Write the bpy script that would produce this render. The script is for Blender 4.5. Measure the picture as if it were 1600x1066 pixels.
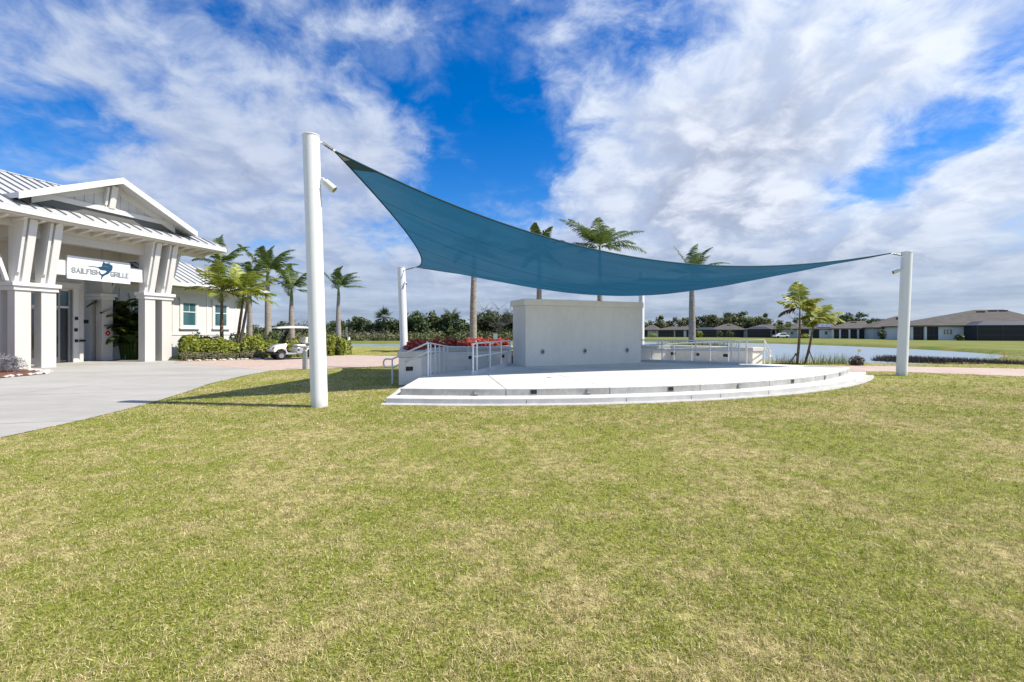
import bpy, bmesh, math, random
import numpy as np
from mathutils import Vector, Matrix
for o in list(bpy.data.objects): bpy.data.objects.remove(o)
S = bpy.context.scene
COL = S.collection
R = math.radians
rng = np.random.default_rng(7)
random.seed(7)
F = 710.0; EYE = 1.5

# ------------------------------------------------------------------ camera
cd = bpy.data.cameras.new('camera'); cam = bpy.data.objects.new('camera', cd); COL.objects.link(cam)
cam.location = (0, 0, EYE); cam.rotation_euler = (R(90), 0, 0)
cd.sensor_width = 36; cd.lens = 36 * F / 1600; cd.shift_y = -13 / 1600
cd.clip_end = 6000; cd.clip_start = 0.05
S.camera = cam
# ------------------------------------------------------------------ exposure
S.view_settings.view_transform = 'Standard'; S.view_settings.look = 'None'
S.view_settings.exposure = 0.76; S.view_settings.gamma = 1.0
S.cycles.max_bounces = 6; S.cycles.diffuse_bounces = 3; S.cycles.glossy_bounces = 3; S.cycles.transparent_max_bounces = 8; S.cycles.caustics_reflective = False; S.cycles.caustics_refractive = False
# ------------------------------------------------------------------ sun
SUN = Vector((4.25, -0.62, 5.47)).normalized()
sd = bpy.data.lights.new('sun', 'SUN'); sun = bpy.data.objects.new('sun', sd); COL.objects.link(sun)
sd.energy = 4.2; sd.angle = R(0.55); sd.color = (1.0, 0.93, 0.81)
sun.rotation_euler = SUN.to_track_quat('Z', 'Y').to_euler(); sun.location = (30, -5, 40)

# ------------------------------------------------------------------ node helpers
class NT:
    def __init__(s, tree): s.t = tree; s.n = tree.nodes; s.l = tree.links
    def set(s, sock, v):
        if isinstance(v, bpy.types.NodeSocket): s.l.new(v, sock)
        elif v is not None: sock.default_value = v
    def node(s, typ, **kw):
        n = s.n.new(typ)
        for k, v in kw.items(): setattr(n, k, v)
        return n
    def math(s, op, a, b=None, c=None, clamp=False):
        n = s.node('ShaderNodeMath', operation=op, use_clamp=clamp)
        s.set(n.inputs[0], a)
        if b is not None: s.set(n.inputs[1], b)
        if c is not None: s.set(n.inputs[2], c)
        return n.outputs[0]
    def vmath(s, op, a, b=None, scale=None):
        n = s.node('ShaderNodeVectorMath', operation=op)
        s.set(n.inputs[0], a)
        if b is not None: s.set(n.inputs[1], b)
        if scale is not None: s.set(n.inputs[3], scale)
        return n.outputs['Value'] if op == 'DOT_PRODUCT' else n.outputs[0]
    def noise(s, vec, scale, detail=4, rough=.55, dist=0, lac=2.0):
        n = s.node('ShaderNodeTexNoise')
        if vec is not None: s.set(n.inputs['Vector'], vec)
        n.inputs['Scale'].default_value = scale; n.inputs['Detail'].default_value = detail
        n.inputs['Roughness'].default_value = rough; n.inputs['Distortion'].default_value = dist
        n.inputs['Lacunarity'].default_value = lac
        return n.outputs['Fac']
    def ss(s, x, a, b, o0=0.0, o1=1.0):
        n = s.node('ShaderNodeMapRange', interpolation_type='SMOOTHSTEP')
        s.set(n.inputs[0], x); n.inputs[1].default_value = a; n.inputs[2].default_value = b
        n.inputs[3].default_value = o0; n.inputs[4].default_value = o1
        return n.outputs[0]
    def mix(s, f, a, b, mode='MIX'):
        n = s.node('ShaderNodeMix', data_type='RGBA', blend_type=mode)
        s.set(n.inputs[0], f)
        s.set(n.inputs[6], a if isinstance(a, bpy.types.NodeSocket) else (*a[:3], 1))
        s.set(n.inputs[7], b if isinstance(b, bpy.types.NodeSocket) else (*b[:3], 1))
        return n.outputs[2]
    def combine(s, x, y, z):
        n = s.node('ShaderNodeCombineXYZ')
        s.set(n.inputs[0], x); s.set(n.inputs[1], y); s.set(n.inputs[2], z)
        return n.outputs[0]

# ------------------------------------------------------------------ world: sky and clouds
W = bpy.data.worlds.new('World'); S.world = W; W.use_nodes = True
W.cycles.sampling_method = 'MANUAL'; W.cycles.sample_map_resolution = 512
w = NT(W.node_tree); w.n.clear()
out = w.node('ShaderNodeOutputWorld'); bg = w.node('ShaderNodeBackground')
bg.inputs['Strength'].default_value = 0.097
sky = w.node('ShaderNodeTexSky', sky_type='NISHITA'); sky.sun_disc = False
sky.sun_elevation = math.asin(SUN.z); sky.sun_rotation = math.atan2(SUN.x, SUN.y)
sky.air_density = 1.0; sky.dust_density = 0.3; sky.ozone_density = 2.5; sky.altitude = 0
tc = w.node('ShaderNodeTexCoord'); D = tc.outputs['Generated']
sep = w.node('ShaderNodeSeparateXYZ'); w.l.new(D, sep.inputs[0])
zc = w.math('MAXIMUM', sep.outputs[2], 0.0)
den = w.math('ADD', zc, 0.34)
P = w.combine(w.math('DIVIDE', sep.outputs[0], den), w.math('DIVIDE', sep.outputs[1], den), 0.37)
def cdir(px, py):
    v = Vector(((px - 800) / F, 1, (520 - py) / F)); v.normalize(); return v
CL = [ # px, py, radius px, amount (clouds > 0, clear sky < 0)
 (790, 60, 75, -.30), (800, 180, 75, -.30), (745, 270, 75, -.26), (690, 200, 45, -.14), (525, 110, 42, -.24), (580, 120, 40, -.14), (640, 120, 40, -.12),
 (170, 190, 60, -.13), (225, 50, 70, -.10), (30, 225, 70, -.13), (330, 95, 35, -.12), (285, 195, 45, -.12), (355, 180, 30, -.10),
 (945, 85, 30, -.14), (1015, 85, 45, -.22), (830, 260, 50, -.18), (1090, 50, 30, -.10), (1150, 130, 40, -.06),
 (1500, 190, 80, -.26), (1575, 150, 70, -.18), (1430, 235, 45, -.20), (1395, 280, 40, -.20), (1300, 328, 34, -.24), (1350, 305, 30, -.18),
 (1310, 155, 42, -.15), (1340, 90, 40, -.10), (700, 340, 50, -.08), (350, 385, 60, -.14), (430, 400, 40, -.08), (60, 250, 40, -.08),
 (430, 45, 85, .20), (480, 240, 110, .20), (290, 250, 80, .16), (350, 310, 90, .18), (90, 60, 80, .08), (120, 130, 50, .07), (605, 170, 45, .14), (590, 250, 60, .12),
 (880, 75, 42, .20), (960, 260, 110, .18), (1110, 210, 110, .18), (1200, 70, 90, .10), (1450, 50, 110, .18),
 (1240, 230, 90, .16), (1040, 330, 110, .18), (1180, 290, 90, .14), (1480, 350, 110, .22), (1570, 270, 55, .22), (1250, 400, 90, .16), (640, 400, 80, .06)]
bias = None
for px, py, r, a in CL:
    d = cdir(px, py); sg = (r / F) * 1.0 / (1 + ((px - 800) / F) ** 2 * .6)
    dt = w.vmath('DOT_PRODUCT', D, tuple(d))
    e = w.math('EXPONENT', w.math('MULTIPLY', w.math('SUBTRACT', dt, 1.0), 1 / (sg * sg)))
    bias = w.math('MULTIPLY', e, a * (.60 if a < 0 else .74)) if bias is None else w.math('MULTIPLY_ADD', e, a * (.60 if a < 0 else .74), bias)
warp = w.node('ShaderNodeTexNoise'); w.set(warp.inputs['Vector'], P); warp.inputs['Scale'].default_value = 4.0; warp.inputs['Detail'].default_value = 2
Pw = w.vmath('ADD', P, w.vmath('SCALE', w.vmath('SUBTRACT', warp.outputs['Color'], (.5, .5, .5)), scale=.16))
low = w.ss(zc, .03, .26, .26, 0.0)
bl = w.math('ADD', bias, low)
d0 = w.math('ADD', w.noise(Pw, 4.0, 8, .60), bl)
d1 = w.math('ADD', w.noise(w.vmath('ADD', Pw, (SUN.x * .09, SUN.y * .07 - .05, 0)), 4.0, 5, .58), bl)
veil = w.math('MULTIPLY', w.ss(w.noise(w.vmath('ADD', P, (4.3, 1.7, 0)), 7, 6, .62, .3), .42, .75), .38)
cover = w.math('MAXIMUM', w.ss(d0, .38, .68), w.math('MULTIPLY', veil, w.ss(d0, .18, .42)))
near_sun = w.ss(w.vmath('DOT_PRODUCT', D, tuple(SUN)), -.2, .75)
light = w.ss(w.math('SUBTRACT', d0, d1), -.14, .16)
thick = w.ss(d0, .58, .95)
c_edge = w.mix(light, (3.0, 3.6, 4.9), (4.4, 4.9, 5.7))
c_body = w.mix(light, (2.4, 2.75, 3.6), (4.75, 5.05, 5.7))
c_cl = w.mix(thick, c_edge, c_body)
c_cl = w.mix(1.0, c_cl, w.mix(near_sun, (.84, .86, .92), (1.26, 1.23, 1.17)), 'MULTIPLY')
hz = w.ss(zc, .02, .24, 1.0, 0.0)
strk = w.noise(w.combine(w.math('MULTIPLY', sep.outputs[0], 1.6), w.math('MULTIPLY', sep.outputs[1], .5), w.math('MULTIPLY', zc, 15.0)), 1.7, 6, .6)
c_low = w.mix(w.ss(strk, .36, .66), (1.6, 2.15, 3.15), (3.3, 3.8, 4.7))
c_cl = w.mix(w.math('MULTIPLY', hz, .8), c_cl, c_low)
hs = w.node('ShaderNodeHueSaturation'); hs.inputs['Saturation'].default_value = 1.5; hs.inputs['Value'].default_value = 1.05; hs.inputs['Hue'].default_value = .512
w.l.new(sky.outputs[0], hs.inputs['Color'])
skyc = w.mix(w.math('MULTIPLY', cover, .95), hs.outputs[0], c_cl)
w.l.new(skyc, bg.inputs['Color']); w.l.new(bg.outputs[0], out.inputs[0])

# ------------------------------------------------------------------ materials
MATS = {}
def pmat(name, col, rough=.6, var=.0, vscale=3.0, bump=0., bscale=60., metal=0., spec=.4, col2=None, trans=0., tint=None, coat=0., stretch=None):
    m = bpy.data.materials.new(name); m.use_nodes = True
    t = NT(m.node_tree); b = t.n['Principled BSDF']; o = t.n['Material Output']
    b.inputs['Roughness'].default_value = rough; b.inputs['Metallic'].default_value = metal
    b.inputs['Specular IOR Level'].default_value = spec; b.inputs['Coat Weight'].default_value = coat
    pos = t.node('ShaderNodeNewGeometry').outputs['Position']
    if stretch: pos = t.vmath('MULTIPLY', pos, stretch)
    c = (*col, 1)
    if tint is not None:      # per-leaf attribute picks between two colours of the thing itself
        at = t.node('ShaderNodeAttribute', attribute_name='tint')
        c = t.mix(at.outputs['Fac'], col, tint)
    if col2 is not None or var:
        n1 = t.noise(pos, vscale, 6, .6); n2 = t.noise(pos, vscale * 7.3, 3, .6)
        f = t.ss(t.math('ADD', t.math('MULTIPLY', n1, .7), t.math('MULTIPLY', n2, .3)), .36, .64)
        if col2 is not None: c = t.mix(f, c, col2)
        else:
            hi = t.mix(1.0, c, (1 - var,) * 3, 'MULTIPLY'); c = t.mix(f, hi, c)
    t.set(b.inputs['Base Color'], c)
    if bump:
        bn = t.node('ShaderNodeBump'); bn.inputs['Strength'].default_value = bump; bn.inputs['Distance'].default_value = .01
        t.set(bn.inputs['Height'], t.noise(pos, bscale, 4, .6)); t.l.new(bn.outputs[0], b.inputs['Normal'])
    if trans:
        tr = t.node('ShaderNodeBsdfTranslucent'); t.set(tr.inputs[0], c)
        mx = t.node('ShaderNodeMixShader'); mx.inputs[0].default_value = trans
        t.l.new(b.outputs[0], mx.inputs[1]); t.l.new(tr.outputs[0], mx.inputs[2]); t.l.new(mx.outputs[0], o.inputs[0])
    MATS[name] = m; return m
M = MATS
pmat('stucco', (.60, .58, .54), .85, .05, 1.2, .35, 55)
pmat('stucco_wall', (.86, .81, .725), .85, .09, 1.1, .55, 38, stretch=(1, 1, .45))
pmat('white_paint', (.69, .685, .665), .5, .03, 2)
pmat('white_steel', (.80, .81, .82), .28, .03, 1.5, spec=.5)
pmat('rail_paint', (.74, .76, .78), .35, .03, 3)
pmat('siding', (.66, .655, .64), .75, .05, 1.5, .2, 40)
pmat('soffit', (.66, .63, .57), .7, .04, 2)
pmat('roof_metal', (.58, .59, .60), .42, .07, 1.0, metal=.25)
pmat('seam_shade_metal', (.17, .175, .18), .5, .05, 2.0, metal=.3)  # darker than the roof: the shadow side of the seams is put into the colour
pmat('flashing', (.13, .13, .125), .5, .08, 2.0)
pmat('batten_board', (.62, .61, .58), .7, .04, 2)
pmat('concrete_deck', (.66, .645, .60), .8, col2=(.52, .505, .465), vscale=.55, bump=.25, bscale=80)
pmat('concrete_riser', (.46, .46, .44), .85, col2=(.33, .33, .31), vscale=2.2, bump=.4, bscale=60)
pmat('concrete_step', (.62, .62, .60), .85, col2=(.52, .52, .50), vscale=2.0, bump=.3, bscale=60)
pmat('concrete_footing', (.50, .49, .46), .9, col2=(.38, .37, .35), vscale=4, bump=.5, bscale=40)
pmat('joint_grey', (.27, .26, .24), .9)
pmat('black_box', (.012, .012, .013), .4)
pmat('dark_grey', (.06, .06, .065), .5)
pmat('silver', (.55, .56, .60), .25, metal=.9)
pmat('galv', (.30, .29, .27), .4, .3, 20, metal=.8)
pmat('grey_metal', (.36, .38, .40), .35, .05, 4, metal=.5)
pmat('black_rubber', (.016, .016, .017), .8)
pmat('cart_white', (.78, .78, .77), .22, .02, 3, coat=.5)
pmat('cart_grey', (.34, .36, .39), .45)
pmat('vinyl', (.66, .65, .61), .55, .04, 6)
pmat('red_sign', (.55, .02, .03), .4)
pmat('letter_grey', (.22, .24, .26), .6)
pmat('fish_blue', (.008, .055, .12), .5)
pmat('sign_white', (.74, .77, .80), .5, .02, 2)
pmat('trunk_grey', (.36, .32, .28), .9, col2=(.20, .165, .145), vscale=2.5, bump=.6, bscale=14, stretch=(1, 1, 5))
pmat('trunk_brown', (.20, .15, .10), .9, col2=(.10, .075, .05), vscale=4, bump=.6, bscale=16, stretch=(1, 1, 5))
pmat('bark', (.13, .105, .085), .95, col2=(.07, .055, .045), vscale=2, bump=.8, bscale=8)
pmat('crownshaft', (.14, .19, .055), .5, .15, 3)
pmat('frond', (.05, .092, .018), .42, tint=(.18, .235, .055), trans=.32)
pmat('frond_yellow', (.12, .17, .022), .45, tint=(.40, .42, .06), trans=.35)
pmat('frond_dead', (.13, .055, .03), .8, tint=(.22, .12, .06))
pmat('hedge_leaf', (.12, .17, .024), .42, tint=(.42, .43, .06), trans=.35)
pmat('shrub_dark', (.035, .06, .018), .5, tint=(.09, .13, .03), trans=.2)
pmat('ground_cover', (.13, .14, .07), .7, tint=(.22, .20, .12), trans=.2)
pmat('silver_leaf', (.24, .25, .27), .7, tint=(.36, .36, .40), trans=.2)
pmat('red_leaf', (.30, .016, .022), .4, tint=(.75, .17, .10), trans=.3)
pmat('paddle_leaf', (.035, .075, .016), .35, tint=(.13, .19, .035), trans=.25)
pmat('wood_leaf', (.032, .055, .018), .7, tint=(.11, .145, .045), trans=.15)
pmat('wood_grey', (.12, .11, .095), .9, tint=(.20, .18, .155))
pmat('oak_leaf', (.08, .095, .04), .7, tint=(.20, .21, .085), trans=.15)
pmat('frond_gold', (.15, .19, .025), .45, tint=(.52, .52, .08), trans=.35)
pmat('marker_yellow', (.75, .50, .04), .5)
pmat('reed', (.07, .055, .042), .85, tint=(.14, .11, .085))
pmat('tall_grass', (.12, .16, .045), .7, tint=(.24, .26, .09), trans=.25)
pmat('bank_grass', (.115, .155, .028), .9, col2=(.20, .19, .06), vscale=.25, bump=.6, bscale=6, spec=.1)
pmat('mulch', (.20, .085, .045), .95, col2=(.10, .045, .028), vscale=14, bump=1., bscale=50)
pmat('soil', (.06, .045, .035), .95, .3, 10)
pmat('stone', (.60, .57, .52), .8, .25, 9, .4, 30)
pmat('house_white', (.66, .70, .74), .8, .04, 1)
pmat('house_grey', (.42, .46, .50), .8, .04, 1)
pmat('shingle', (.10, .09, .083), .9, col2=(.07, .063, .058), vscale=.9, bump=.3, bscale=12)
pmat('screen_dark', (.012, .015, .02), .5)
pmat('screen_roof', (.035, .045, .06), .5)
pmat('solar', (.05, .07, .16), .15, spec=.7)
pmat('car_glass', (.02, .025, .03), .08)
pmat('wood_stake', (.16, .11, .07), .85, .2, 6)
def glassmat(name, col, rough=.04):
    m = pmat(name, col, rough, spec=.9, coat=.6); return m
glassmat('pane_teal', (.03, .11, .125)); glassmat('pane_dark', (.012, .018, .022)); glassmat('pane_blue', (.06, .14, .19))

m = M['white_steel']; t = NT(m.node_tree); b = t.n['Principled BSDF']; g_ = t.node('ShaderNodeNewGeometry'); sp = t.node('ShaderNodeSeparateXYZ'); t.l.new(g_.outputs['Position'], sp.inputs[0])
dirt = t.math('MULTIPLY', t.ss(t.math('ADD', sp.outputs[2], t.math('MULTIPLY', t.noise(g_.outputs['Position'], 14, 4, .7), .25)), .10, .34, .55, 0), 1.0); old = b.inputs['Base Color'].links[0].from_socket; t.set(b.inputs['Base Color'], t.mix(dirt, old, (.42, .40, .31)))
# sail fabric: knitted shade mesh that lets some light through
m = bpy.data.materials.new('sail_fabric'); m.use_nodes = True; M['sail_fabric'] = m
t = NT(m.node_tree); b = t.n['Principled BSDF']; o = t.n['Material Output']
uv = t.node('ShaderNodeAttribute', attribute_name='suv').outputs['Vector']
n1 = t.noise(t.vmath('MULTIPLY', uv, (2.2, 26, 1)), 1.0, 5, .6); n2 = t.noise(uv, 6, 3, .5)
n3 = t.noise(t.vmath('MULTIPLY', uv, (90, 900, 1)), 1.0, 2, .5)
f = t.ss(t.math('ADD', t.math('MULTIPLY', n1, .6), t.math('MULTIPLY', n2, .4)), .35, .65)
c = t.mix(f, (.013, .082, .155), (.018, .105, .190))
c = t.mix(t.math('MULTIPLY', n3, .35), c, (.008, .048, .08))
t.set(b.inputs['Base Color'], c); b.inputs['Roughness'].default_value = .8; b.inputs['Specular IOR Level'].default_value = .15
bn = t.node('ShaderNodeBump'); bn.inputs['Strength'].default_value = .3; bn.inputs['Distance'].default_value = .01
t.set(bn.inputs['Height'], n3); bw = t.node('ShaderNodeBump'); bw.inputs['Strength'].default_value = .35; bw.inputs['Distance'].default_value = .12; t.set(bw.inputs['Height'], n1); t.l.new(bn.outputs[0], bw.inputs['Normal']); t.l.new(bw.outputs[0], b.inputs['Normal'])
tr = t.node('ShaderNodeBsdfTranslucent'); t.set(tr.inputs[0], c)
tp = t.node('ShaderNodeBsdfTransparent')
mx = t.node('ShaderNodeMixShader'); mx.inputs[0].default_value = .48
t.l.new(b.outputs[0], mx.inputs[1]); t.l.new(tr.outputs[0], mx.inputs[2])
mx2 = t.node('ShaderNodeMixShader'); mx2.inputs[0].default_value = .03
t.l.new(mx.outputs[0], mx2.inputs[1]); t.l.new(tp.outputs[0], mx2.inputs[2]); t.l.new(mx2.outputs[0], o.inputs[0])

# lawn soil/thatch
G1, G2, T1, T2 = (.10, .12, .02), (.30, .32, .055), (.58, .49, .24), (.17, .13, .06)
def lawn_colour(t, pos):
    a = t.noise(pos, .55, 6, .66); b_ = t.noise(t.vmath('ADD', pos, (31, 7, 0)), 3.2, 6, .68)
    d = t.ss(t.math('ADD', t.math('MULTIPLY', a, .55), t.math('MULTIPLY', b_, .45)), .42, .62)
    return d
m = bpy.data.materials.new('lawn'); m.use_nodes = True; M['lawn'] = m
t = NT(m.node_tree); b = t.n['Principled BSDF']; pos = t.node('ShaderNodeNewGeometry').outputs['Position']
dry = lawn_colour(t, pos); fine = t.noise(pos, 42, 5, .7); fine2 = t.noise(pos, 9, 4, .7)
c = t.mix(t.ss(fine, .35, .65), G1, G2); c2 = t.mix(t.ss(fine2, .35, .65), T2, T1)
dd = t.math('MULTIPLY', t.ss(t.math('ADD', t.math('MULTIPLY', dry, .5), t.math('MULTIPLY', fine, .7)), .30, .85), .72)
c = t.mix(dd, c, c2); t.set(b.inputs['Base Color'], c); b.inputs['Roughness'].default_value = .9; b.inputs['Specular IOR Level'].default_value = .1
bn = t.node('ShaderNodeBump'); bn.inputs['Strength'].default_value = .7; bn.inputs['Distance'].default_value = .03
t.set(bn.inputs['Height'], t.math('ADD', fine, t.noise(pos, 12, 4, .7))); t.l.new(bn.outputs[0], b.inputs['Normal'])
m = bpy.data.materials.new('grass_blade'); m.use_nodes = True; M['grass_blade'] = m
t = NT(m.node_tree); b = t.n['Principled BSDF']; o = t.n['Material Output']; pos = t.node('ShaderNodeNewGeometry').outputs['Position']
dry = lawn_colour(t, pos); at = t.node('ShaderNodeAttribute', attribute_name='tint').outputs['Fac']
at2 = t.node('ShaderNodeAttribute', attribute_name='tint2').outputs['Fac']
isdry = t.ss(t.math('SUBTRACT', t.math('MULTIPLY_ADD', dry, .36, .34), at), -.06, .06)
c = t.mix(isdry, t.mix(at2, (.13, .18, .022), (.44, .475, .085)), t.mix(at2, (.34, .265, .115), (.90, .78, .45)))
t.set(b.inputs['Base Color'], c); b.inputs['Roughness'].default_value = .6; b.inputs['Specular IOR Level'].default_value = .2
tr = t.node('ShaderNodeBsdfTranslucent'); t.set(tr.inputs[0], c); mx = t.node('ShaderNodeMixShader'); mx.inputs[0].default_value = .3
t.l.new(b.outputs[0], mx.inputs[1]); t.l.new(tr.outputs[0], mx.inputs[2]); t.l.new(mx.outputs[0], o.inputs[0])

# driveway concrete with broom marks and faint joints
m = pmat('concrete_drive', (.385, .375, .345), .85, col2=(.315, .305, .28), vscale=.45, bump=.2, bscale=70, stretch=(.6, 1.6, 1))
# brick pavers
m = bpy.data.materials.new('pavers'); m.use_nodes = True; M['pavers'] = m
t = NT(m.node_tree); b = t.n['Principled BSDF']; pos = t.node('ShaderNodeNewGeometry').outputs['Position']
rot = t.node('ShaderNodeVectorRotate'); t.set(rot.inputs['Vector'], pos); rot.inputs['Angle'].default_value = R(22)
br = t.node('ShaderNodeTexBrick'); t.set(br.inputs['Vector'], rot.outputs[0]); br.inputs['Scale'].default_value = 1.0
br.inputs['Brick Width'].default_value = .22; br.inputs['Row Height'].default_value = .11; br.inputs['Mortar Size'].default_value = .006
br.inputs['Color1'].default_value = (.40, .285, .225, 1); br.inputs['Color2'].default_value = (.48, .37, .31, 1); br.inputs['Mortar'].default_value = (.30, .24, .20, 1)
c = t.mix(t.ss(t.noise(pos, .8, 5, .6), .35, .65, 0, .55), br.outputs['Color'], (.45, .385, .335))
t.set(b.inputs['Base Color'], c); b.inputs['Roughness'].default_value = .85
# water
m = bpy.data.materials.new('water'); m.use_nodes = True; M['water'] = m
t = NT(m.node_tree); b = t.n['Principled BSDF']; pos = t.node('ShaderNodeNewGeometry').outputs['Position']
b.inputs['Base Color'].default_value = (.22, .28, .34, 1); b.inputs['Roughness'].default_value = .22; b.inputs['IOR'].default_value = 1.33
bn = t.node('ShaderNodeBump'); bn.inputs['Strength'].default_value = .55; bn.inputs['Distance'].default_value = .09
t.set(bn.inputs['Height'], t.math('ADD', t.noise(t.vmath('MULTIPLY', pos, (1, .6, 1)), 2.6, 4, .6), t.noise(pos, 9, 3, .6))); t.l.new(bn.outputs[0], b.inputs['Normal'])

# ------------------------------------------------------------------ object helpers
def tag(o, label=None, cat=None, group=None, kind=None):
    if label: o['label'] = label
    if cat: o['category'] = cat
    if group: o['group'] = group
    if kind: o['kind'] = kind
    return o
def thing(name, label, cat, loc, group=None):
    o = bpy.data.objects.new(name, None); o.empty_display_size = .2; COL.objects.link(o); o.location = loc
    return tag(o, label, cat, group)
def root_loc(p):
    v = Vector((0, 0, 0))
    while p is not None: v += p.location; p = p.parent
    return v
def arr_mesh(name, V, Fa, mat, parent=None, tint=None, tint2=None, smooth=False, loc=None):
    """numpy verts (n,3) and faces (m,k), all in world coordinates"""
    V = np.asarray(V, float); Fa = np.asarray(Fa, int); k = Fa.shape[1]
    me = bpy.data.meshes.new(name); base = np.array(loc if loc is not None else (root_loc(parent) if parent else (0, 0, 0)), float)
    me.vertices.add(len(V)); me.vertices.foreach_set('co', (V - base).ravel())
    me.loops.add(Fa.size); me.loops.foreach_set('vertex_index', Fa.ravel())
    me.polygons.add(len(Fa)); me.polygons.foreach_set('loop_start', np.arange(0, Fa.size, k)); me.polygons.foreach_set('loop_total', np.full(len(Fa), k))
    if smooth: me.polygons.foreach_set('use_smooth', np.ones(len(Fa), bool))
    for nm, tv in (('tint', tint), ('tint2', tint2)):
        if tv is not None:
            a = me.attributes.new(nm, 'FLOAT', 'FACE'); a.data.foreach_set('value', np.asarray(tv, np.float32))
    me.update(calc_edges=True); me.materials.append(M[mat])
    o = bpy.data.objects.new(name, me); COL.objects.link(o); o.parent = parent
    if parent is None and loc is not None: o.location = loc
    return o
class MB:
    """collects polygons in world coordinates; a frame maps local (a,b,z) to world"""
    def __init__(s, fr=None): s.v = []; s.f = []; s.fr = fr or (lambda a, b, z: (a, b, z))
    def add(s, pts): 
        i = len(s.v); s.v += [s.fr(*p) for p in pts]; return list(range(i, i + len(pts)))
    def face(s, pts): s.f.append(s.add(pts)); return s
    def box(s, a0, a1, b0, b1, z0, z1):
        i = s.add([(a0, b0, z0), (a1, b0, z0), (a1, b1, z0), (a0, b1, z0), (a0, b0, z1), (a1, b0, z1), (a1, b1, z1), (a0, b1, z1)])
        for q in ((0, 3, 2, 1), (4, 5, 6, 7), (0, 1, 5, 4), (1, 2, 6, 5), (2, 3, 7, 6), (3, 0, 4, 7)): s.f.append([i[k] for k in q])
        return s
    def hexa(s, p):   # eight points: bottom ring of four, top ring of four
        i = s.add(p)
        for q in ((0, 3, 2, 1), (4, 5, 6, 7), (0, 1, 5, 4), (1, 2, 6, 5), (2, 3, 7, 6), (3, 0, 4, 7)): s.f.append([i[k] for k in q])
        return s
    def prism(s, poly, z0, z1):
        n = len(poly); lo = s.add([(a, b, z0 if not callable(z0) else z0(a, b)) for a, b in poly]); hi = s.add([(a, b, z1 if not callable(z1) else z1(a, b)) for a, b in poly])
        s.f.append(lo[::-1]); s.f.append(hi)
        for k in range(n): s.f.append([lo[k], lo[(k + 1) % n], hi[(k + 1) % n], hi[k]])
        return s
    def slab(s, pts, off):   # polygon of 3-D local points, thickened by a local offset vector
        n = len(pts); a = s.add(pts); c = s.add([(p[0] + off[0], p[1] + off[1], p[2] + off[2]) for p in pts])
        s.f.append(a[::-1]); s.f.append(c)
        for k in range(n): s.f.append([a[k], a[(k + 1) % n], c[(k + 1) % n], c[k]])
        return s
    def tube(s, pts, r, n=8, cap=True):
        P = [Vector(s.fr(*p)) for p in pts]; rs = r if isinstance(r, (list, tuple, np.ndarray)) else [r] * len(P)
        up = Vector((0, 0, 1)); rings = []
        for k, p in enumerate(P):
            d = (P[min(k + 1, len(P) - 1)] - P[max(k - 1, 0)]).normalized()
            if k == 0:
                x = d.cross(up) if abs(d.z) < .95 else d.cross(Vector((1, 0, 0)))
            else: x = x - d * x.dot(d)
            x.normalize(); y = d.cross(x)
            i0 = len(s.v)
            for j in range(n):
                th = 2 * math.pi * j / n; s.v.append(tuple(p + (x * math.cos(th) + y * math.sin(th)) * rs[k]))
            rings.append(i0)
        for k in range(len(P) - 1):
            for j in range(n): s.f.append([rings[k] + j, rings[k] + (j + 1) % n, rings[k + 1] + (j + 1) % n, rings[k + 1] + j])
        if cap: s.f.append([rings[0] + j for j in range(n)][::-1]); s.f.append([rings[-1] + j for j in range(n)])
        return s
    def build(s, name, mat, parent=None, smooth=False, bevel=0, seg=2):
        base = root_loc(parent); me = bpy.data.meshes.new(name)
        me.from_pydata([tuple(Vector(v) - base) for v in s.v], [], s.f); me.materials.append(M[mat])
        bm = bmesh.new(); bm.from_mesh(me); bmesh.ops.recalc_face_normals(bm, faces=bm.faces); bm.to_mesh(me); bm.free()
        if smooth:
            for p in me.polygons: p.use_smooth = True
            me.set_sharp_from_angle(angle=R(40))
        o = bpy.data.objects.new(name, me); COL.objects.link(o); o.parent = parent
        if bevel:
            bv = o.modifiers.new('bevel', 'BEVEL'); bv.width = bevel; bv.segments = seg; bv.limit_method = 'ANGLE'
        return o
def unp(px, py, Y): return Vector(((px - 800) / F * Y, Y, EYE + (520 - py) / F * Y))
def gp(px, py, z=0):   # photo point to the ground at height z
    Y = F * (EYE - z) / (py - 520); return ((px - 800) / F * Y, Y)
def inpoly(X, Y, poly):
    r = np.zeros(X.shape, bool); n = len(poly)
    for i in range(n):
        x0, y0 = poly[i]; x1, y1 = poly[(i + 1) % n]
        if y0 == y1: continue
        c = ((y0 > Y) != (y1 > Y)) & (X < (x1 - x0) * (Y - y0) / (y1 - y0) + x0); r ^= c
    return r
def polydist(X, Y, poly):
    d = np.full(X.shape, 1e9); n = len(poly)
    for i in range(n):
        x0, y0 = poly[i]; x1, y1 = poly[(i + 1) % n]; dx, dy = x1 - x0, y1 - y0
        tt = np.clip(((X - x0) * dx + (Y - y0) * dy) / (dx * dx + dy * dy + 1e-9), 0, 1)
        d = np.minimum(d, np.hypot(X - x0 - tt * dx, Y - y0 - tt * dy))
    return d
def smooth_poly(pts, it=2):
    for _ in range(it):
        q = []
        for i in range(len(pts)):
            a, c = pts[i], pts[(i + 1) % len(pts)]
            q += [(.75 * a[0] + .25 * c[0], .75 * a[1] + .25 * c[1]), (.25 * a[0] + .75 * c[0], .25 * a[1] + .75 * c[1])]
        pts = q
    return pts

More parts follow.
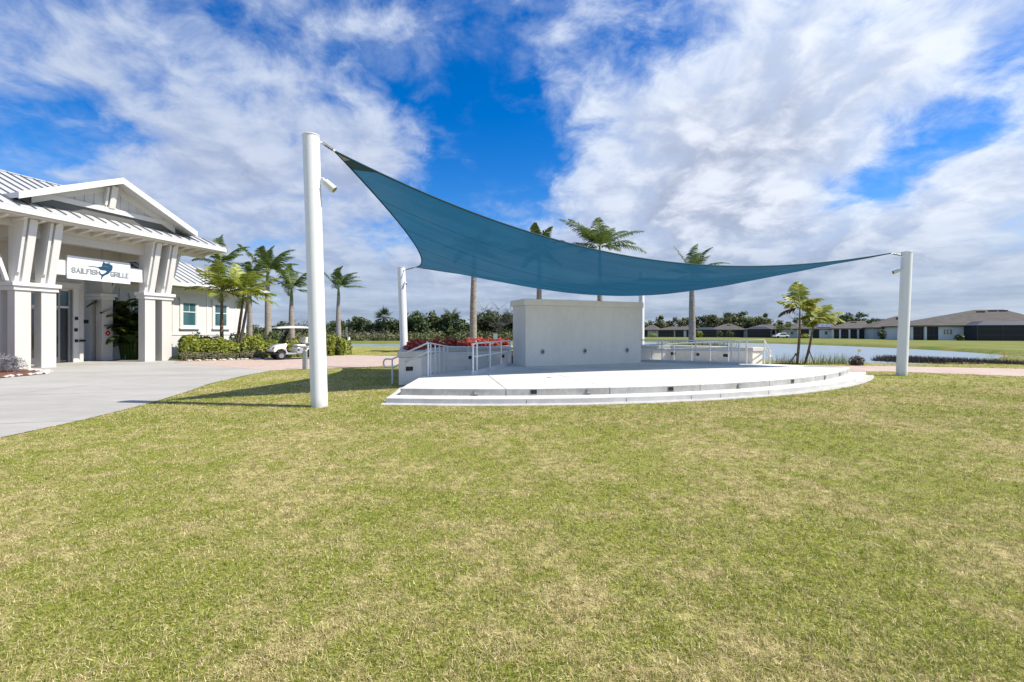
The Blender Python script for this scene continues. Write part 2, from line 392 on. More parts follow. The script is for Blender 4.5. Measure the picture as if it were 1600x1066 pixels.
# frames: the stage (u along the back wall, v away from the camera) and the clubhouse (s along its front, n outwards)
SU = Vector((.922, .388)); SV = Vector((-.388, .922)); SM = (2.87, 17.5)
def SG(u, v, z=0): return (SM[0] + SU.x * u + SV.x * v, SM[1] + SU.y * u + SV.y * v, z)
BW = (.2774, .9607); BN = (.9607, -.2774); B0 = (-19.99, 19.3)
def BL(s, n, z=0): return (B0[0] + BW[0] * s + BN[0] * n, B0[1] + BW[1] * s + BN[1] * n, z)

# ================================================================== GROUND
lake = smooth_poly([(-90, 57), (-40, 54), (-19, 51.5), (0, 50), (12, 48.5), (18.5, 45), (17, 34), (14.4, 26.5), (17.0, 24.2), (19.1, 22.9), (20.8, 22.4), (23.2, 22.8), (26.5, 26), (30.5, 29.6), (35, 33), (40.5, 37),
        (46, 54), (44.5, 77), (35, 90), (10, 82), (-10, 74), (-40, 73), (-90, 74)], 2)
xs = np.concatenate([[-1600, -900, -500, -300, -200, -140, -110], np.arange(-95, -40, 4.), np.arange(-40, 56, .9), [58, 64, 70, 80, 100, 140, 200, 300, 500, 900, 1600]])
ys = np.concatenate([[-400, -150, -60, -30, -15, -6], np.arange(0, 18, 3.), np.arange(18, 93, .9), [96, 100, 120, 150, 200, 300, 500, 900, 1600, 3000]])
GX, GY = np.meshgrid(xs, ys, indexing='ij'); dist = polydist(GX, GY, lake); ins = inpoly(GX, GY, lake)
sdist = np.where(ins, -dist, dist)
GZ = np.where(sdist < .9, -np.clip((.9 - sdist) / 2.6, 0, 1) ** .8 * 1.5, 0.0)
ni, nj = GX.shape; idx = np.arange(ni * nj).reshape(ni, nj)
quads = np.stack([idx[:-1, :-1], idx[1:, :-1], idx[1:, 1:], idx[:-1, 1:]], -1).reshape(-1, 4)
gr_ = arr_mesh('ground', np.stack([GX, GY, GZ], -1).reshape(-1, 3), quads, 'lawn', smooth=True); tag(gr_, kind='structure'); gr_.data.materials.append(M['bank_grass'])
cx_ = (GX[:-1, :-1] + GX[1:, 1:]) / 2; cy_ = (GY[:-1, :-1] + GY[1:, 1:]) / 2
far_ = ((cy_ > 64 - .12 * cx_) | (cx_ > 26 + .0 * cy_) & (cy_ > 24)).ravel(); gr_.data.polygons.foreach_set('material_index', far_.astype(np.int32))
wv = MB(); wv.face([(-95, 20, -.34), (52, 20, -.34), (52, 94, -.34), (-95, 94, -.34)])
tag(wv.build('lake_water', 'water'), kind='structure')

drive = [(-7.15, -8), (-7.2, 3), (-7.27, 6.45), (-7.34, 7.79), (-7.52, 8.9), (-7.75, 9.91), (-8.25, 11.6), (-8.85, 13.3), (-9.25, 15.5), (-9.48, 17.9), (-16.7, 22.4), (-17.7, 25.0), (-22.4, 26.4), (-40, 20), (-40, -8)]
road = [(-9.46, 17.93), (-7.7, 18.9), (-5.9, 20.1), (-4.6, 21.3), (-3.2, 23.4), (-1, 24.6), (4, 26.5), (6, 30.5), (-1, 29.6), (-7.1, 28.8), (-10.8, 30.2), (-12.8, 27.6), (-17.2, 23.9), (-16.68, 22.42)]
path = [(11.7, 17.2), (14.4, 17.5), (17.5, 15.5), (23, 11.8), (30, 6.5), (34, 9.5), (27, 15.6), (21.1, 18.75), (16.7, 20.3), (13.2, 20.6), (10.6, 19.6)]
bed = [(-16.7, 14.4), (-16.75, 16.3), (-17.6, 17.3), (-20.0, 18.45), (-26, 18.0), (-26, 12.5), (-18, 13)]
def sheet(name, poly, z, mat):
    m_ = MB(); m_.face([(a, b_, z) for a, b_ in poly]); o_ = m_.build(name, mat); tag(o_, kind='structure'); return o_
dv = sheet('driveway', drive, .012, 'concrete_drive'); sheet('paver_road', road, .010, 'pavers'); sheet('paver_path', path, .010, 'pavers')
for (a, b_) in (((-7.33, 7.7), (-30, 1.5)), ((-8.3, 11.8), (-16.8, 9.4)), ((-9.4, 16.6), (-16.9, 14.6)), ((-11.5, 19.1), (-12.6, 5.7))):
    jm = MB(); d_ = (Vector(b_) - Vector(a)).normalized() * .010; p_ = Vector((-d_.y, d_.x))
    jm.face([(a[0] + p_.x, a[1] + p_.y, .0145), (a[0] - p_.x, a[1] - p_.y, .0145), (b_[0] - p_.x, b_[1] - p_.y, .0145), (b_[0] + p_.x, b_[1] + p_.y, .0145)])
    jm.build('joint', 'joint_grey', dv)
mb_ = sheet('mulch_bed', bed, .03, 'mulch')

# ================================================================== STAGE
RC = 9.05                     # centre of the arcs on the v axis
def arc(r, a0, a1, n): return [(r * math.sin(x), RC - r * math.cos(x)) for x in np.linspace(a0, a1, n)]
A_END = R(29.4)
st = thing('stage', 'low white concrete stage with a curved two step front', 'stage', SG(0, -3))
DZ, LZ = .272, .125
def ring(name, r_out, back, z0, z1, mat, rmat=None, nseg=56, bev=.012):
    ae = A_END + R(.5 if r_out < 16.5 else .6); m_ = MB(SG); poly = arc(r_out, -ae, ae, nseg) + back
    m_.prism(poly, z0, z1); o_ = m_.build(name, mat, st, bevel=bev)
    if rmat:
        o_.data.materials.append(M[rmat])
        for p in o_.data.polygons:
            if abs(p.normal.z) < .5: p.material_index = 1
    return o_
ring('footing', 16.60, [(7.40, -2.3), (-7.40, -2.3)], -.25, .022, 'concrete_footing')
ring('lower_step', 16.38, [(7.25, -2.6), (-7.25, -2.6)], -.2, LZ, 'concrete_deck', 'concrete_step')
# deck slabs with control joints between them
JA = np.linspace(-A_END, A_END, 8); gap = .008
deck_back_in = 12.6
for k in range(7):
    a0, a1 = JA[k] + gap / 16, JA[k + 1] - gap / 16
    pl = arc(15.93, a0, a1, 12)
    m_ = MB(SG)
    e0 = (6.9 * a0 / A_END if abs(a0) < A_END * .98 else math.copysign(6.9, a0)); e1 = (6.9 * a1 / A_END if abs(a1) < A_END * .98 else math.copysign(6.9, a1))
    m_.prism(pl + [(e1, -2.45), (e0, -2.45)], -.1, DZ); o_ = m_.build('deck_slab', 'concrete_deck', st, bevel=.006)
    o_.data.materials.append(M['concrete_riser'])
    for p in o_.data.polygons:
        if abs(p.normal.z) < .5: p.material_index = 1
m_ = MB(SG); m_.prism([(-5.3, -2.455), (5.3, -2.455), (2.85, .95), (2.5, 1.6), (-2.5, 1.6), (-2.85, .95)], -.1, DZ - .0005)
m_.build('deck_slab', 'concrete_deck', st)
for sg in (-1, 1):   # the side ramps fall away behind the deck
    rz = lambda u, v: max(.06, DZ - .002 - max(0, v + 2.4) * .045)
    m_ = MB(SG); m_.prism([(sg * 6.9, -2.455), (sg * 5.32, -2.455), (sg * 4.1, -.8), (sg * 2.87, .95), (sg * 2.0, 1.7), (sg * 2.0, 2.6), (sg * 5.6, 1.6), (sg * 6.5, -.8)], -.15, rz)
    m_.build('ramp', 'concrete_deck', st)
    m_ = MB(SG); cu = [(sg * 5.25, -2.35), (sg * 2.8, .95)]
    m_.hexa([(sg * 5.40, -2.3, .0), (sg * 5.26, -2.4, .0), (sg * 2.76, .93, 0), (sg * 2.90, 1.03, 0), (sg * 5.40, -2.3, .37), (sg * 5.26, -2.4, .37), (sg * 2.76, .93, .37), (sg * 2.90, 1.03, .37)])
    m_.build('ramp_kerb', 'concrete_step', st, bevel=.01)
# little step lights set in the deck riser: some silver, some dark recessed boxes
for px, dark in ((744.5, 0), (834, 1), (919, 0), (1048, 1), (1155, 0), (1238, 1), (1289, 0), (1312, 1)):
    best = min(np.linspace(-A_END, A_END, 1200), key=lambda x: abs(800 + F * SG(15.93 * math.sin(x), RC - 15.93 * math.cos(x))[0] / SG(15.93 * math.sin(x), RC - 15.93 * math.cos(x))[1] - px))
    def FR(a, b, z, x=best):
        r = 15.93 + b; th = x + a / 15.93; return SG(r * math.sin(th), RC - r * math.cos(th), z)
    if dark:
        h = MB(FR); h.box(-.08, .08, -.03, .008, .148, .256); q = h.build('step_light', 'grey_metal', st, bevel=.004); tag(q, 'dark louvred step light')
        h = MB(FR); h.box(-.068, .068, .002, .0095, .158, .246); h.build('lens', 'black_box', q)
        h = MB(FR); h.box(-.068, .068, .0095, .016, .196, .206); h.build('louvre', 'dark_grey', q)
    else:
        h = MB(FR); h.box(-.052, .052, -.03, .03, .153, .250); q = h.build('step_light', 'grey_metal', st, bevel=.006)
        h = MB(FR); h.box(-.036, .036, .028, .036, .165, .236); h.build('lens', 'silver', q)
# small floor outlet covers on the deck
for px, py in ((858, 590), (846, 578)):
    x, y = gp(px, py, DZ); m_ = MB(); m_.tube([(x, y, DZ - .01), (x, y, DZ + .006)], .07, 16); m_.build('floor_box_cover', 'grey_metal', st)
# expansion cracks on the lower step face
for px in (822, 978, 1080, 1201, 1126):
    best = min(np.linspace(-A_END, A_END, 900), key=lambda x: abs(800 + F * SG(16.38 * math.sin(x), RC - 16.38 * math.cos(x))[0] / SG(16.38 * math.sin(x), RC - 16.38 * math.cos(x))[1] - px))
    def FR(a, b, z, x=best):
        r = 16.38 + b; th = x + a / 16.38; return SG(r * math.sin(th), RC - r * math.cos(th), z)
    m_ = MB(FR); m_.hexa([(-.006, -.05, .02), (.008, -.05, .02), (.008, .0025, .02), (-.006, .0025, .02), (.0, -.05, LZ - .02), (.005, -.05, LZ - .02), (.005, .0025, LZ - .02), (0, .0025, LZ - .02)])
    m_.build('crack', 'dark_grey', st)

# ---- the back wall of the stage
wl = thing('stage_wall', 'thick freestanding pale stucco wall with a coping at the back of the stage', 'wall', SG(0, .6))
m_ = MB(SG); m_.box(-2.58, 2.58, .0, 1.19, DZ - .02, 2.50); m_.build('wall_block', 'stucco_wall', wl, bevel=.015)
m_ = MB(SG); m_.box(-2.66, 2.66, -.08, 1.27, 2.50, 2.73); m_.build('coping', 'stucco_wall', wl, bevel=.015)
for px in (847.6, 913.8, 979.6):
    us = np.linspace(-2.5, 2.5, 600); u = min(us, key=lambda q: abs(800 + F * SG(q, 0)[0] / SG(q, 0)[1] - px)); zz = .80
    m_ = MB(lambda a, b, z, u=u, zz=zz: SG(u + a, -.0 - b, zz + z))
    ringp = [(.062 * math.cos(x), .022, .085 * math.sin(x)) for x in np.linspace(0, 2 * math.pi, 21)]
    m_.tube(ringp, .014, 6, False); oo = m_.build('outlet_cover', 'grey_metal', wl, smooth=True)
    m_ = MB(lambda a, b, z, u=u, zz=zz: SG(u + a, -.0 - b, zz + z)); m_.slab([(.06 * math.cos(x), .004, .082 * math.sin(x)) for x in np.linspace(0, 2 * math.pi, 17)[:-1]], (0, .012, 0)); m_.build('plate', 'stucco_wall', oo)
    m_ = MB(lambda a, b, z, u=u, zz=zz: SG(u + a, -.0 - b, zz + z)); m_.box(-.03, .03, .014, .03, -.045, .045); m_.build('socket', 'dark_grey', oo)

# ---- planters: low walls with caps beside the ramps
def wallrun(thing_, pts, th, z0, z1, side):
    for k in range(len(pts) - 1):
        a, c = Vector(pts[k]), Vector(pts[k + 1]); d = (c - a).normalized(); nrm = Vector((-d.y, d.x)) * side
        a2, c2 = a - d * (.0 if k == 0 else .0), c
        q = [a2, c2, c2 + nrm * th, a2 + nrm * th]
        m_ = MB(SG); m_.prism([(p.x, p.y) for p in q], z0, z1 - .16); m_.build('wall', 'stucco_wall', thing_, bevel=.008)
        e = .035; q = [a2 - nrm * e - d * e, c2 - nrm * e + d * e, c2 + nrm * (th + e) + d * e, a2 + nrm * (th + e) - d * e]
        zk = .0015 * k
        m_ = MB(SG); m_.prism([(p.x, p.y) for p in q], z1 - .158 + zk, z1 + zk); m_.build('cap', 'stucco', thing_, bevel=.012)
def wall_light(thing_, u, v, d, z):
    n = Vector((d[1], -d[0]))
    fr = lambda a, b, zz: SG(u + d[0] * a + n.x * b, v + d[1] * a + n.y * b, z + zz)
    m_ = MB(fr); m_.box(-.10, .10, -.02, .012, -.06, .06); q = m_.build('wall_light', 'black_box', thing_, bevel=.004)
    m_ = MB(fr); m_.box(-.006, .006, .012, .018, -.055, .055); m_.build('louvre', 'dark_grey', q)
for sg in (-1, 1):
    nm = ('pale stucco planter wall left of the stage, filled with red foliage' if sg < 0 else 'pale stucco planter wall right of the stage, on the lake side')
    pl = thing('planter', nm, 'planter', SG(sg * 6.2, 2))
    zt = .95 if sg < 0 else .90
    wallrun(pl, [(sg * 6.75, -1.78), (sg * 5.4, 1.4), (sg * 2.1, 2.45)], .26, -.1, zt, -sg)
    wallrun(pl, [(sg * 7.36, -1.72), (sg * 6.42, 3.6)], .24, -.1, zt - .003, sg)
    m_ = MB(SG); m_.prism([(sg * 7.37, -1.735), (sg * 6.73, -1.795), (sg * 6.66, -1.5), (sg * 7.30, -1.45)], -.1, zt - .165); m_.build('wall', 'stucco_wall', pl, bevel=.008)
    m_ = MB(SG); m_.prism([(sg * 7.42, -1.785), (sg * 6.69, -1.845), (sg * 6.6, -1.47), (sg * 7.34, -1.42)], zt - .156, zt + .004); m_.build('cap', 'stucco', pl, bevel=.012)
    m_ = MB(SG); m_.prism([(sg * 6.3, 3.6), (sg * 1.9, 4.2), (sg * 1.9, 2.6), (sg * 5.45, 1.55), (sg * 6.6, -1.3), (sg * 7.1, -1.3)], .0, zt - .22); m_.build('soil', 'soil', pl)
    if sg < 0:
        wall_light(pl, -7.07, -1.765, Vector((.995, -.093)), .46)
        pxs, P_, Q_, sw = (733.5, 785), (-5.4, 1.4), (-2.1, 2.45), 1
    else:
        pxs, P_, Q_, sw = (1048, 1089, 1134), (5.4, 1.4), (6.75, -1.78), 1
    dd = (Vector(Q_) - Vector(P_)).normalized(); LL = (Vector(Q_) - Vector(P_)).length
    for px in pxs:
        q = min(np.linspace(.1, LL - .1, 500), key=lambda q: abs(800 + F * SG(P_[0] + dd.x * q, P_[1] + dd.y * q)[0] / SG(P_[0] + dd.x * q, P_[1] + dd.y * q)[1] - px)); wall_light(pl, P_[0] + dd.x * q, P_[1] + dd.y * q, dd, .54)

# ---- railings
def rail(name, label, top, posts, mid=None, bottom=None, r=.024):
    t_ = thing(name, label, 'railing', SG(*top[0][:2], DZ), 'white metal railings on the stage')
    MB(SG).tube(top, r, 10).build('top_rail', 'rail_paint', t_, smooth=True)
    if mid: MB(SG).tube(mid, r * .8, 8).build('mid_rail', 'rail_paint', t_, smooth=True)
    if bottom: MB(SG).tube(bottom, r * .8, 8).build('bottom_rail', 'rail_paint', t_, smooth=True)
    for (u, v, z0, z1) in posts: MB(SG).tube([(u, v, z0), (u, v, z1)], r * .95, 8).build('post', 'rail_paint', t_, smooth=True)
    return t_
def lerp(a, b, x): return tuple(a[i] + (b[i] - a[i]) * x for i in range(len(a)))
for sg in (-1, 1):
    w_ = 'left' if sg < 0 else 'right'
    # outer handrail: loop end in the grass, up to the deck, then down along the planter wall
    K = [(-7.5, -1.38) if sg < 0 else (8.1, -1.5), (sg * 6.66, -2.38), (sg * 6.45, -1.75), (sg * 5.15, 1.15), (sg * 2.2, 2.1)]
    dl = Vector((K[0][0] - K[1][0], K[0][1] - K[1][1])).normalized()
    hz_ = [1.22, 1.19, .99, .88]
    loop = [(K[0][0] + dl.x * (.22 + .12 * math.cos(x)), K[0][1] + dl.y * (.22 + .12 * math.cos(x)), .60 + .125 * math.sin(x)) for x in np.linspace(math.pi / 2, -math.pi / 2, 9)]
    top = [(K[4][0], K[4][1], .88), (K[3][0], K[3][1], .99), (K[2][0], K[2][1], 1.19), (K[1][0], K[1][1], 1.22), (K[0][0], K[0][1], .725)] + loop + [(K[0][0], K[0][1], .475), (K[1][0], K[1][1], .97)]
    posts = [(K[0][0], K[0][1], -.1, .72), (K[1][0], K[1][1], DZ - .05, 1.22)]
    for x in (0, .22, .45, .7, .95):
        p = lerp((*K[2], 1.19), (*K[3], .99), x); posts.append((p[0], p[1], .05, p[2]))
    for x in (.28, .62, .9):
        p = lerp((*K[3], .99), (*K[4], .88), x); posts.append((p[0], p[1], .0, p[2]))
    mid = [(K[4][0], K[4][1], .66), (K[3][0], K[3][1], .77), (K[2][0], K[2][1], .95), (K[1][0], K[1][1], .965)]
    rail('railing', 'white handrail with a rounded loop end, running along the %s planter wall' % w_, top, posts, mid)
    # inner guard rail on the deck edge
    a, c = (sg * 5.33, -2.34), (sg * 2.83, .86); e = (sg * 5.15, -2.16)
    top = [(*c, 1.19), (*e, 1.19), (*a, 1.175), (*a, .95)]
    posts = [(*a, DZ, 1.17), (*e, DZ, 1.19)] + [(*lerp(e, c, x), DZ, 1.19) for x in (.34, .68, 1.0)]
    rail('railing', 'white guard rail on the stage deck edge beside the %s ramp' % w_, top, posts, [(*c, .80), (*e, .80), (*a, .80)], [(*c, .36), (*e, .36)] if sg > 0 else None, .027)

# ================================================================== SHADE SAIL
nU = 61
def sail_surface(n=nU):
    tt = np.linspace(0, 1, n)
    A = np.array(unp(524, 237, 9.35)); B = np.array(unp(650.5, 417.5, 18.8)); Dd = np.array(unp(1391, 396, 15.85)); C = np.array((6.7, 23.6, 4.362))
    ctr = (A + B + C + Dd) / 4
    def edge(Pp, Q, a, z, al=0):
        mm = (Pp + Q) / 2; d = ctr - mm; d[2] = 0; d /= np.linalg.norm(d)
        mid = mm + d * a + np.array([0, 0, z]) + (Q - Pp) * np.array([1, 1, 0.]) * al
        Cc = 2 * mid - .5 * (Pp + Q)
        return ((1 - tt) ** 2)[:, None] * Pp + (2 * tt * (1 - tt))[:, None] * Cc + (tt ** 2)[:, None] * Q
    AD = edge(A, Dd, 1.167, -1.069, -.005); BC = edge(B, C, 2.668, -.779); AB = edge(A, B, .69, -.359, .081); DC = edge(Dd, C, .2, -.37)
    u = tt[:, None, None]; v = tt[None, :, None]
    X = (1 - v) * AD[:, None] + v * BC[:, None] + (1 - u) * AB[None] + u * DC[None] - ((1 - u) * (1 - v) * A + u * (1 - v) * Dd + (1 - u) * v * B + u * v * C)
    X[..., 2] += -.331 * (16 * (u * (1 - u) * v * (1 - v)))[..., 0]
    return X, AD, BC, AB, DC, (A, B, C, Dd)
SX, eAD, eBC, eAB, eDC, (cA, cB, cC, cD) = sail_surface()
POLES = {}
def pole(key, label, base, top, r, light_h=None, light_to=None):
    t_ = thing('pole', label, 'pole', (base[0], base[1], 0), 'white steel posts of the shade sail')
    b_, tp_ = Vector((base[0], base[1], -.3)), Vector(top); d = (tp_ - b_).normalized()
    MB().tube([tuple(b_), tuple(tp_)], r, 40).build('shaft', 'white_steel', t_, smooth=True)
    MB().tube([tuple(tp_ + d * .001), tuple(tp_ + d * .022)], r * 1.06, 40).build('end_cap', 'white_steel', t_, smooth=True, bevel=.004)
    POLES[key] = (t_, tp_, d, r); return t_
pA = pole('A', 'tall thick white post at the front left, nearest the camera', (-3.88, 9.18), (unp(486, 214, 9.22)), .162)
pB = pole('B', 'white post rising behind the red foliage planter', (-4.52, 19.2), unp(627, 419, 19.3), .162)
pC = pole('C', 'white post standing behind the right end of the stage wall', (6.80, 23.9), (6.88, 24.15, 4.75), .150)
pD = pole('D', 'white post on the grass at the right by the paver path', (13.62, 15.9), unp(1417, 395, 15.95), .160)
sl = thing('shade_sail', 'large teal fabric shade sail stretched over the stage between four posts', 'shade sail', SG(0, 0, 3))
idx = np.arange(nU * nU).reshape(nU, nU); fq = np.stack([idx[:-1, :-1], idx[1:, :-1], idx[1:, 1:], idx[:-1, 1:]], -1).reshape(-1, 4)
fab = arr_mesh('fabric', SX.reshape(-1, 3), fq, 'sail_fabric', sl, smooth=True)
at = fab.data.attributes.new('suv', 'FLOAT_VECTOR', 'POINT'); uu, vv = np.meshgrid(np.linspace(0, 1, nU), np.linspace(0, 1, nU), indexing='ij')
at.data.foreach_set('vector', np.stack([uu, vv, 0 * uu], -1).ravel())
pmat('hem', (.010, .055, .085), .8); pmat('sail_seam', (.014, .074, .12), .8)
for e in (eAD, eBC, eAB, eDC): MB().tube([tuple(p) for p in e], .022, 6).build('hem', 'hem', sl, smooth=True)
# panel seams sewn across the cloth
for k in (10, 20, 30, 40, 50):
    pts = [tuple(Vector(SX[i, k]) - Vector((0, 0, .002))) for i in range(nU)]; MB().tube(pts, .004, 4).build('seam', 'sail_seam', fab)
for key, cn in (('A', cA), ('B', cB), ('C', cC), ('D', cD)):
    t_, tp_, d, r = POLES[key]; cn = Vector(cn); ctr = Vector(SX[nU // 2, nU // 2]); away = (ctr - cn).normalized()
    att = tp_ - d * .10; h = (cn - att); hh = Vector((h.x, h.y, 0)).normalized(); att = att + hh * r
    MB().tube([tuple(att - hh * .04), tuple(att + hh * .05)], .028, 8).build('eye_bolt', 'white_steel', t_, smooth=True)
    a_ = att + hh * .05; L = cn - a_
    MB().tube([tuple(a_ + L * .18), tuple(a_ + L * .75)], .020, 8).build('turnbuckle', 'galv', sl, smooth=True)
    MB().tube([tuple(a_), tuple(a_ + L)], .010, 6).build('tension_rod', 'galv', sl, smooth=True)
    for x in (.12, .3, .5, .7, .86):
        m_ = MB(); q = a_ + L * x; dn = L.normalized(); si = dn.cross(Vector((0, 0, 1))).normalized(); up = si.cross(dn)
        m_.tube([tuple(q + dn * .045 * math.cos(y) + (up if int(x * 10) % 2 else si) * .026 * math.sin(y)) for y in np.linspace(0, 2 * math.pi, 9)], .007, 5, False); m_.build('chain_link', 'galv', sl)
    # metal corner plate
    iu, iv = {'A': (0, 0), 'B': (0, nU - 1), 'C': (nU - 1, nU - 1), 'D': (nU - 1, 0)}[key]
    st_ = 3; p1 = Vector(SX[abs(iu - st_), iv]); p2 = Vector(SX[iu, abs(iv - st_)])
    e1 = cn + (p1 - cn).normalized() * .34; e2 = cn + (p2 - cn).normalized() * .34
    nrm = (e1 - cn).cross(e2 - cn).normalized() * .012
    m_ = MB(); m_.slab([tuple(cn - away * .05 - nrm), tuple(e1 - nrm), tuple(e2 - nrm)], tuple(nrm * 2)); m_.build('corner_plate', 'galv', sl)
    # reinforcement patch of doubled dark cloth
    q = []
    n_ = 3
    for i in range(n_ + 1):
        for j in range(n_ + 1 - i):
            q.append((abs(iu - i), abs(iv - j)))
    idm = {p: k for k, p in enumerate(q)}; fcs = []
    for i in range(n_):
        for j in range(n_ - i):
            fcs.append([idm[(abs(iu - i), abs(iv - j))], idm[(abs(iu - i - 1), abs(iv - j))], idm[(abs(iu - i), abs(iv - j - 1))]])
            if j < n_ - i - 1: fcs.append([idm[(abs(iu - i - 1), abs(iv - j))], idm[(abs(iu - i - 1), abs(iv - j - 1))], idm[(abs(iu - i), abs(iv - j - 1))]])
    arr_mesh('corner_patch', np.array([SX[p] for p in q]) - np.array([0, 0, .008]), fcs, 'hem', sl, smooth=True)
def floodlight(par, at_, axis, side, size=1.0):
    a_, ax = Vector(at_), Vector(axis).normalized(); sd_ = Vector(side)
    MB().tube([tuple(a_), tuple(a_ + sd_ * .14 * size), tuple(a_ + sd_ * .17 * size - Vector((0, 0, .05 * size)))], .03 * size, 8).build('bracket', 'white_steel', par, smooth=True)
    c0 = a_ + sd_ * .16 * size - Vector((0, 0, .05 * size))
    MB().tube([tuple(c0), tuple(c0 + ax * .05 * size), tuple(c0 + ax * .06 * size), tuple(c0 + ax * .33 * size), tuple(c0 + ax * .36 * size)], [.05 * size, .055 * size, .088 * size, .095 * size, .098 * size], 20).build('floodlight', 'white_paint', par, smooth=True)
    fl = par.children[-1]
    MB().tube([tuple(c0 + ax * .34 * size), tuple(c0 + ax * .363 * size)], .08 * size, 16).build('lens', 'pane_dark', fl, smooth=True)
q = unp(502, 279, 9.2); floodlight(pA, q, (.72, .1, -.62), Vector((.35, .05, 0)), .78)
q = unp(1411, 420, 15.93); floodlight(pD, q, (-.9, .15, -.35), Vector((-.9, 0, -.1)), .66)
q = unp(632, 440, 19.2); floodlight(pB, q, (.5, -.5, -.6), Vector((.35, -.25, 0)), .4)

# ================================================================== CLUBHOUSE
cb = thing('clubhouse', 'white restaurant building with a gabled portico and standing seam metal roof', 'building', BL(2.4, -3))
CW, CDp = .515, .47
S_COLS = (-.85, 0.0, 4.18, 5.04)
CAPZ = (3.25, 3.42, 3.58)
def column(s0, n1, zt=3.26):
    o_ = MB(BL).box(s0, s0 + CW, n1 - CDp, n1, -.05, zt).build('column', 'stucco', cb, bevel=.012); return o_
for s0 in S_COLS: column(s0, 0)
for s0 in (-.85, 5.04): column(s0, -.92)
def cap(s0, s1, n0, n1):
    o_ = MB(BL).box(s0 - .06, s1 + .06, n0 - .06, n1 + .06, CAPZ[0], CAPZ[1]).build('column_cap', 'white_paint', cb, bevel=.01)
    MB(BL).box(s0 - .13, s1 + .13, n0 - .13, n1 + .13, CAPZ[1] + .001, CAPZ[2]).build('moulding', 'white_paint', o_, bevel=.012)
cap(-.85, .515, -CDp - .92, 0); cap(4.18, 5.555, -CDp - .92 if False else -CDp, 0)
for s0 in S_COLS:     # flared posts above the caps, with slanted boards on the front
    z0, z1 = CAPZ[2], 6.16
    MB(BL).hexa([(s0 + .03, -CDp, z0), (s0 + CW - .03, -CDp, z0), (s0 + CW - .03, -.10, z0), (s0 + .03, -.10, z0),
                 (s0 + .03, -CDp, z1), (s0 + CW - .03, -CDp, z1), (s0 + CW - .03, .46, z1), (s0 + .03, .46, z1)]).build('flared_post', 'white_paint', cb, bevel=.008)
    MB(BL).hexa([(s0 + .20, -.12, z0), (s0 + .46, -.12, z0), (s0 + .46, .02, z0), (s0 + .20, .02, z0),
                 (s0 + .20, .40, z1 - .02), (s0 + .46, .40, z1 - .02), (s0 + .46, .58, z1 - .02), (s0 + .20, .58, z1 - .02)]).build('bracket', 'white_paint', cb, bevel=.008)
    MB(BL).hexa([(s0 + .04, -.06, z0 + .38), (s0 + .14, -.06, z0 + .38), (s0 + .14, .06, z0 + .38), (s0 + .04, .06, z0 + .38),
                 (s0 + .04, .40, z1 - .02), (s0 + .14, .40, z1 - .02), (s0 + .14, .54, z1 - .02), (s0 + .04, .54, z1 - .02)]).build('bracket', 'white_paint', cb, bevel=.006)
    MB(BL).box(s0 + .29, s0 + .35, .015, .05, z0 + .33, z0 + .45).build('bolt_plate', 'grey_metal', cb)
# left side braces of the pier that reach off the picture
for n0 in (-.30, -.95):
    MB(BL).hexa([(-.98, n0 - .18, CAPZ[2] + .05), (-.86, n0 - .18, CAPZ[2] + .05), (-.86, n0, CAPZ[2] + .05), (-.98, n0, CAPZ[2] + .05),
                 (-1.7, n0 - .18, 6.14), (-1.55, n0 - .18, 6.14), (-1.55, n0, 6.14), (-1.7, n0, 6.14)]).build('bracket', 'white_paint', cb, bevel=.006)
    MB(BL).hexa([(5.57, n0 - .18, CAPZ[2] + .05), (5.69, n0 - .18, CAPZ[2] + .05), (5.69, n0, CAPZ[2] + .05), (5.57, n0, CAPZ[2] + .05),
                 (6.25, n0 - .18, 6.14), (6.4, n0 - .18, 6.14), (6.4, n0, 6.14), (6.25, n0, 6.14)]).build('bracket', 'white_paint', cb, bevel=.006)
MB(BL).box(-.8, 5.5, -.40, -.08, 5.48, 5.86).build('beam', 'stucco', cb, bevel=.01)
MB(BL).box(.50, 4.19, -.34, -.16, 4.07, 4.76).build('crossbar', 'white_paint', cb, bevel=.008)
for s0 in np.arange(-2.6, 7.6, .56): MB(BL).hexa([(s0, -.099, 5.98), (s0 + .12, -.099, 5.98), (s0 + .12, .66, 6.08), (s0, .66, 6.08), (s0, -.099, 6.15), (s0 + .12, -.099, 6.15), (s0 + .12, .78, 6.15), (s0, .78, 6.15)]).build('rafter_tail', 'white_paint', cb)
MB(BL).box(-2.9, 7.6, -.42, -.10, 5.862, 6.158).build('frieze_board', 'soffit', cb)
MB(BL).box(-4.1, 8.0 - .05, -3.2, .94, 6.16, 6.24).build('soffit', 'soffit', cb)
MB(BL).box(-.8, 5.5, -3.2, -.42, 5.88, 5.98).build('ceiling', 'soffit', cb)
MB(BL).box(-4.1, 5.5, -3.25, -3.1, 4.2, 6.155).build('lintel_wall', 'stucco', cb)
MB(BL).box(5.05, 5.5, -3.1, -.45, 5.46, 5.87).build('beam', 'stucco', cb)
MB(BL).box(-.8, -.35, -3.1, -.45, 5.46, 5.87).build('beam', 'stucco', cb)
# fascia
fz0, fz1 = 6.262, 6.43
MB(BL).box(-4.5, 8.02, .96, 1.03, fz0 - .03, fz1).build('fascia', 'white_paint', cb, bevel=.008)
MB(BL).box(7.96, 8.03, -11, .957, fz0 - .03, fz1).build('fascia', 'white_paint', cb, bevel=.008)
MB(BL).box(7.0, 7.955, -11, .93, 6.17, 6.235).build('soffit', 'soffit', cb)
